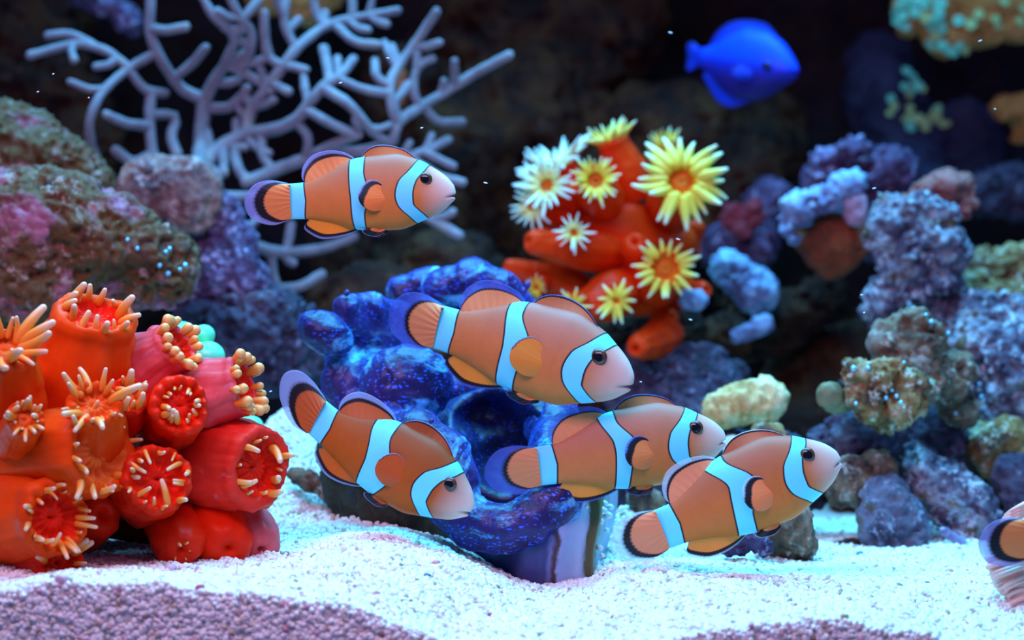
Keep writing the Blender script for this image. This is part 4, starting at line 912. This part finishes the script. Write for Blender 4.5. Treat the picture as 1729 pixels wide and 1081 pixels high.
rock('corallump', 'stone', 'blue white stone tucked under the right edge of the orange cup coral', [(1160, 505, 1.16, 16), (1178, 508, 1.16, 16)], M_blues, amp=.001, cat='stone')
cup_coral2()
rock('farorange', 'sponge', 'small rust orange sponge glimpsed between the sea fan branches', [(676, 130, 1.385, 12), (680, 150, 1.385, 13), (674, 170, 1.385, 10), (680, 150, 1.385, 12, 680, 150, 1.43, 14)], plain('rust_orange', (.42, .08, .03), .8), amp=.001, cat='sponge')

# ------------------------------------------------------------------ green bubble coral behind the red cup coral
def bubble_coral():
    root = empty('bubble_coral', P(360, 760, 1.0), 'mint green bubble coral peeking out behind the red cup coral', 'coral')
    m = plain('mint_bubble', (.16, .80, .46), .3, .12, 60, .1, sss=.2)
    for (px, py, r, d) in [(306, 570, 30, .975), (352, 602, 28, .975), (345, 565, 18, .985), (424, 722, 22, .965), (395, 690, 34, .975), (350, 660, 40, .98)]:
        v, q = sdf([ell(px, py, d, r, r*.9, r*.92), ball(px-4, py+r*.3, d, r*.8)], S(r, d)/9, .003); mesh_obj('bubble', v, q, m, root)
    v, q = sdf(caps([(380, 720, .99, 30), (370, 780, 1.0, 34), (365, 850, 1.0, 40)]), .003, .01); mesh_obj('stalk', v, q, M_dk, root)
bubble_coral()

# ------------------------------------------------------------------ pink folded anemone at the right edge
def anemone():
    root = empty('carpet_anemone', P(1790, 1010, .865), 'pink anemone with fluted tentacle folds cradling a clownfish tail', 'anemone')
    t = NT('pink_anemone'); c = t.coord()
    col = t.ramp(t.noise(90, 4, .6, c), [(.3, (.90, .40, .33)), (.7, (.95, .60, .52))])
    m = t.set(Base_Color=col, Roughness=.5, Subsurface_Weight=.2, Subsurface_Scale=.002)
    v, q = sdf(caps([(1745, 890, .905, 30), (1800, 870, .91, 40), (1870, 900, .91, 60)])+caps([(1716, 962, .878, 32), (1744, 990, .872, 40), (1800, 990, .87, 60), (1880, 960, .88, 70)]), .0016, .012)
    mesh_obj('oral_disc', v, q, m, root)
    rnd = random.Random(5); rows = [941+6.2*k for k in range(16)]
    for k, y in enumerate(rows):
        xl = np.interp(y, [920, 940, 970, 1000, 1030], [1667, 1667, 1676, 1692, 1714])+rnd.uniform(-3, 3)
        d0 = .846+rnd.uniform(-.003, .003)
        pts = [P(1790, y-30+.35*(y-925), .862), P(1740, y-16+rnd.uniform(-3, 3), .848), P(1705, y-6, d0), P(xl+6, y+2, d0+.004), P(xl, y+5, d0+.008)]
        v, q = tube([tuple(p) for p in pts], [S(7, .85), S(5.5, .85), S(4.2, .85), S(4.8, .85)], 16, 8); mesh_obj('tentacle', v, q, m, root)
    for k in range(9):
        y = 862+5.2*k
        pts = [P(1800, y-34, .880), P(1750, y-20, .866), P(1714, y-2, .860), P(1690+abs(k-3)*3, y+9, .866)]
        v, q = tube([tuple(p) for p in pts], [S(7, .86), S(5, .86), S(4.5, .86)], 14, 8); mesh_obj('tentacle', v, q, m, root)
anemone()

# ------------------------------------------------------------------ green polyps on the tan rock
CAMP = Vector((0, -0.9, CZ))
def ray_rock(px, py, keys):
    best = None; dr = (P(px, py, 1)-CAMP).normalized()
    for k in keys:
        h = ROCKS[k][0].ray_cast(CAMP, dr)
        if h[0] is not None and (best is None or h[3] < best[3]): best = h
    return best
def sand_at(px, py):
    ds = np.linspace(.801, 1.3, 900); p = np.array([P(px, py, d) for d in ds]); hh = sand_h(p[:, 0], ds)
    k = int(np.argmax(p[:, 2] < hh)); return Vector((p[k, 0], p[k, 1], hh[k]))
def zoanthids():
    root = empty('zoanthid_colony', P(1620, 60, 1.40), 'cluster of mint green button polyps on the tan rock', 'polyps')
    m = plain('mint_polyp', (.24, .92, .55), .5, .3, 200, .1); m2 = plain('olive_polyp', (.50, .66, .24), .5, .3, 200, .1)
    pr = smooth_prof([(.35, -.5), (.5, 0), (.95, .25), (1.0, .38), (.85, .46), (.5, .36), (.25, .42), (.01, .46)], 12)
    v, q = revolve(pr, 14)
    mes = []
    for mm in (m, m2):
        me = bpy.data.meshes.new('polyp'); me.from_pydata([tuple(x) for x in v], [], [tuple(f) for f in q]); me.update(); me.materials.append(mm)
        me.polygons.foreach_set('use_smooth', [True]*len(me.polygons)); mes.append(me)
    rnd = random.Random(8); spots = []
    for (x0, x1, y0, y1, n, g) in [(1508, 1590, 2, 30, 20, 0), (1512, 1535, 28, 48, 4, 0), (1560, 1620, 30, 62, 12, .4), (1562, 1630, 72, 95, 12, .2), (1630, 1729, 5, 45, 8, 1), (1495, 1600, 120, 220, 26, .8), (1600, 1680, 90, 160, 8, .8)]:
        for _ in range(n): spots.append((rnd.uniform(x0, x1), rnd.uniform(y0, y1), 1 if rnd.random() < g else 0))
    for (px, py, g) in spots:
        h = ray_rock(px, py, ['tanright', 'dimback', 'tanright2'])
        if h is None: continue
        c = bpy.data.objects.new('polyp', mes[g]); COL.objects.link(c); c.parent = root
        nrm = (h[1]+Vector((0, -.8, .3))).normalized(); c.rotation_mode = 'QUATERNION'; c.rotation_quaternion = nrm.to_track_quat('Z', 'Y')
        c.location = h[0]+nrm*.001-root.location; s = S(rnd.uniform(6.5, 11), 1.4); c.scale = (s, s, s)
zoanthids()

# ------------------------------------------------------------------ small things: beads on the rocks, pebbles, drifting specks
def small():
    import bmesh
    bm = bmesh.new(); bmesh.ops.create_icosphere(bm, subdivisions=3, radius=1); me = bpy.data.meshes.new('glossy_bead'); bm.to_mesh(me); bm.free()
    me.polygons.foreach_set('use_smooth', [True]*len(me.polygons))
    t = NT('glossy_bead'); me.materials.append(t.set(Base_Color=(.25, .70, .95), Roughness=.05, Specular_IOR_Level=1.0, Metallic=.5))
    for (px, py, r) in [(1443, 622, 5), (1464, 622, 4), (1536, 514, 4), (1562, 532, 4), (1572, 544, 4), (1421, 646, 4), (1505, 658, 3), (1514, 669, 4), (1521, 682, 4), (1496, 674, 4), (1446, 682, 3.5), (1600, 564, 3.5), (1528, 612, 3.5), (1613, 697, 3.5), (1657, 648, 5), (1659, 670, 4)]:  # small cyan glossy beads set on the right rocks
        h = ray_rock(px, py, ['r3', 'r4', 'r5', 'knobr', 'r1', 'r9', 'pillar'])
        if h is None: continue
        o = bpy.data.objects.new('glossy_bead', me); COL.objects.link(o); s = S(r, 1.05); o.scale = (s,)*3; o.location = h[0]+h[1]*s*.5
        key = min(ROCKS, key=lambda k_: (ROCKS[k_][0].find_nearest(h[0])[3] or 1) if k_ in ('r3', 'r4', 'r5', 'knobr', 'r1', 'r9', 'pillar') else 1)
        tag(o, 'tiny cyan bead on the '+{'r3': 'peaked grey olive rock', 'r4': 'yellowish knobbly rock', 'r5': 'big purple brown rock', 'knobr': 'round olive knob', 'r1': 'tall pale mottled rock', 'r9': 'dark rock mass', 'pillar': 'dark purple pillar'}[key], 'bubble', 'beads on the '+{'r3': 'peaked grey rock', 'r4': 'yellowish rock', 'r5': 'purple brown rock'}.get(key, 'right reef'))
    for (px, py, r) in [(230, 419, 4), (280, 427, 4), (285, 422, 4), (268, 447, 4), (310, 448, 5), (302, 455, 4), (283, 462, 5), (216, 405, 3.5)]:  # beads added in place of the wet highlights on the left rock
        h = ray_rock(px, py, ['enc'])
        if h is None: continue
        o = bpy.data.objects.new('glossy_bead', me); COL.objects.link(o); s = S(r, 1.05); o.scale = (s,)*3; o.location = h[0]+h[1]*s*.5
        tag(o, 'tiny blue bead standing in for a wet highlight on the long pink crusted rock', 'bubble', 'wet highlight beads on the left rock')
    mats = {'magenta': plain('magenta_grain', (.45, .03, .12), .5), 'pink': plain('pink_grain', (.75, .50, .58), .5), 'blue': plain('slate_grain', (.10, .14, .28), .5), 'tan': plain('tan_grain', (.36, .22, .10), .5), 'rose': plain('rose_grain', (.62, .24, .26), .5)}
    for (px, py, r, mk, lab) in [(336, 1016, 9, 'magenta', 'round magenta pebble at the edge of the shaded sand'), (828, 1043, 8, 'magenta', 'pointed magenta chip on the white sand in front of the clam'),
            (287, 964, 12, 'pink', 'pale pink pebble lying at the foot of the red cup coral'), (103, 985, 11, 'pink', 'pale pink pebble below the tentacles of the lowest red polyp'),
            (483, 938, 6, 'blue', 'small slate grey pebble beside the right edge of the red cup coral'), (1602, 970, 7, 'rose', 'rose pebble on the sand near the pink anemone'), (1565, 987, 5, 'blue', 'slate blue chip on the sand near the rose pebble'),
            (735, 955, 8, 'rose', 'rose tinted grain on the sand mound before the clam'), (722, 976, 8, 'blue', 'bluish chip on the sand mound before the clam'), (1424, 1068, 12, 'tan', 'tan brown pebble in the shaded sand at the glass'), (1580, 1052, 7, 'pink', 'mauve pebble by the shaded sand at the glass'),
            (1450, 939, 7, 'blue', 'dark sliver on the sand before the cave')]:
        p = sand_at(px, py); d = p.y+.9; R = S(r, d)
        c = tuple(p+Vector((0, 0, R*.35))); v, q = sdf([('c', c, (c[0]+R*.5, c[1]+R*.3, c[2]+R*.1), R*.75, R*.55)], R/6, R*.5); v = displace(v, q, R*.25, .6/R, 2, r)
        tag(mesh_obj('pebble', v, q, mats[mk]), lab, 'pebble')
    t = NT('speck'); sm = t.set(Base_Color=(.75, .80, 1.0), Roughness=.4)
    sme = me.copy(); sme.name = 'drifting_speck'; sme.materials.clear(); sme.materials.append(sm)
    for (px, py, d) in [(90, 125, .9), (64, 155, .9), (150, 165, .88), (820, 309, .91), (1476, 318, .93), (1455, 498, .92), (1459, 528, .92), (1680, 184, .95), (1132, 55, 1.0), (1655, 69, .95), (1082, 645, .92), (1166, 540, .95), (575, 140, .93), (655, 98, .93), (712, 216, .93), (457, 661, .9), (1145, 404, .95)]:
        o = bpy.data.objects.new('drifting_speck', sme); COL.objects.link(o); s = S(1.5, d)
        o.scale = (s*random.uniform(1, 2.6), s, s*.8); o.rotation_euler = (0, random.uniform(-.4, .4), 0); o.location = P(px, py, d)
        tag(o, 'tiny white speck drifting in the open water', 'speck', 'specks drifting in the water')
small()
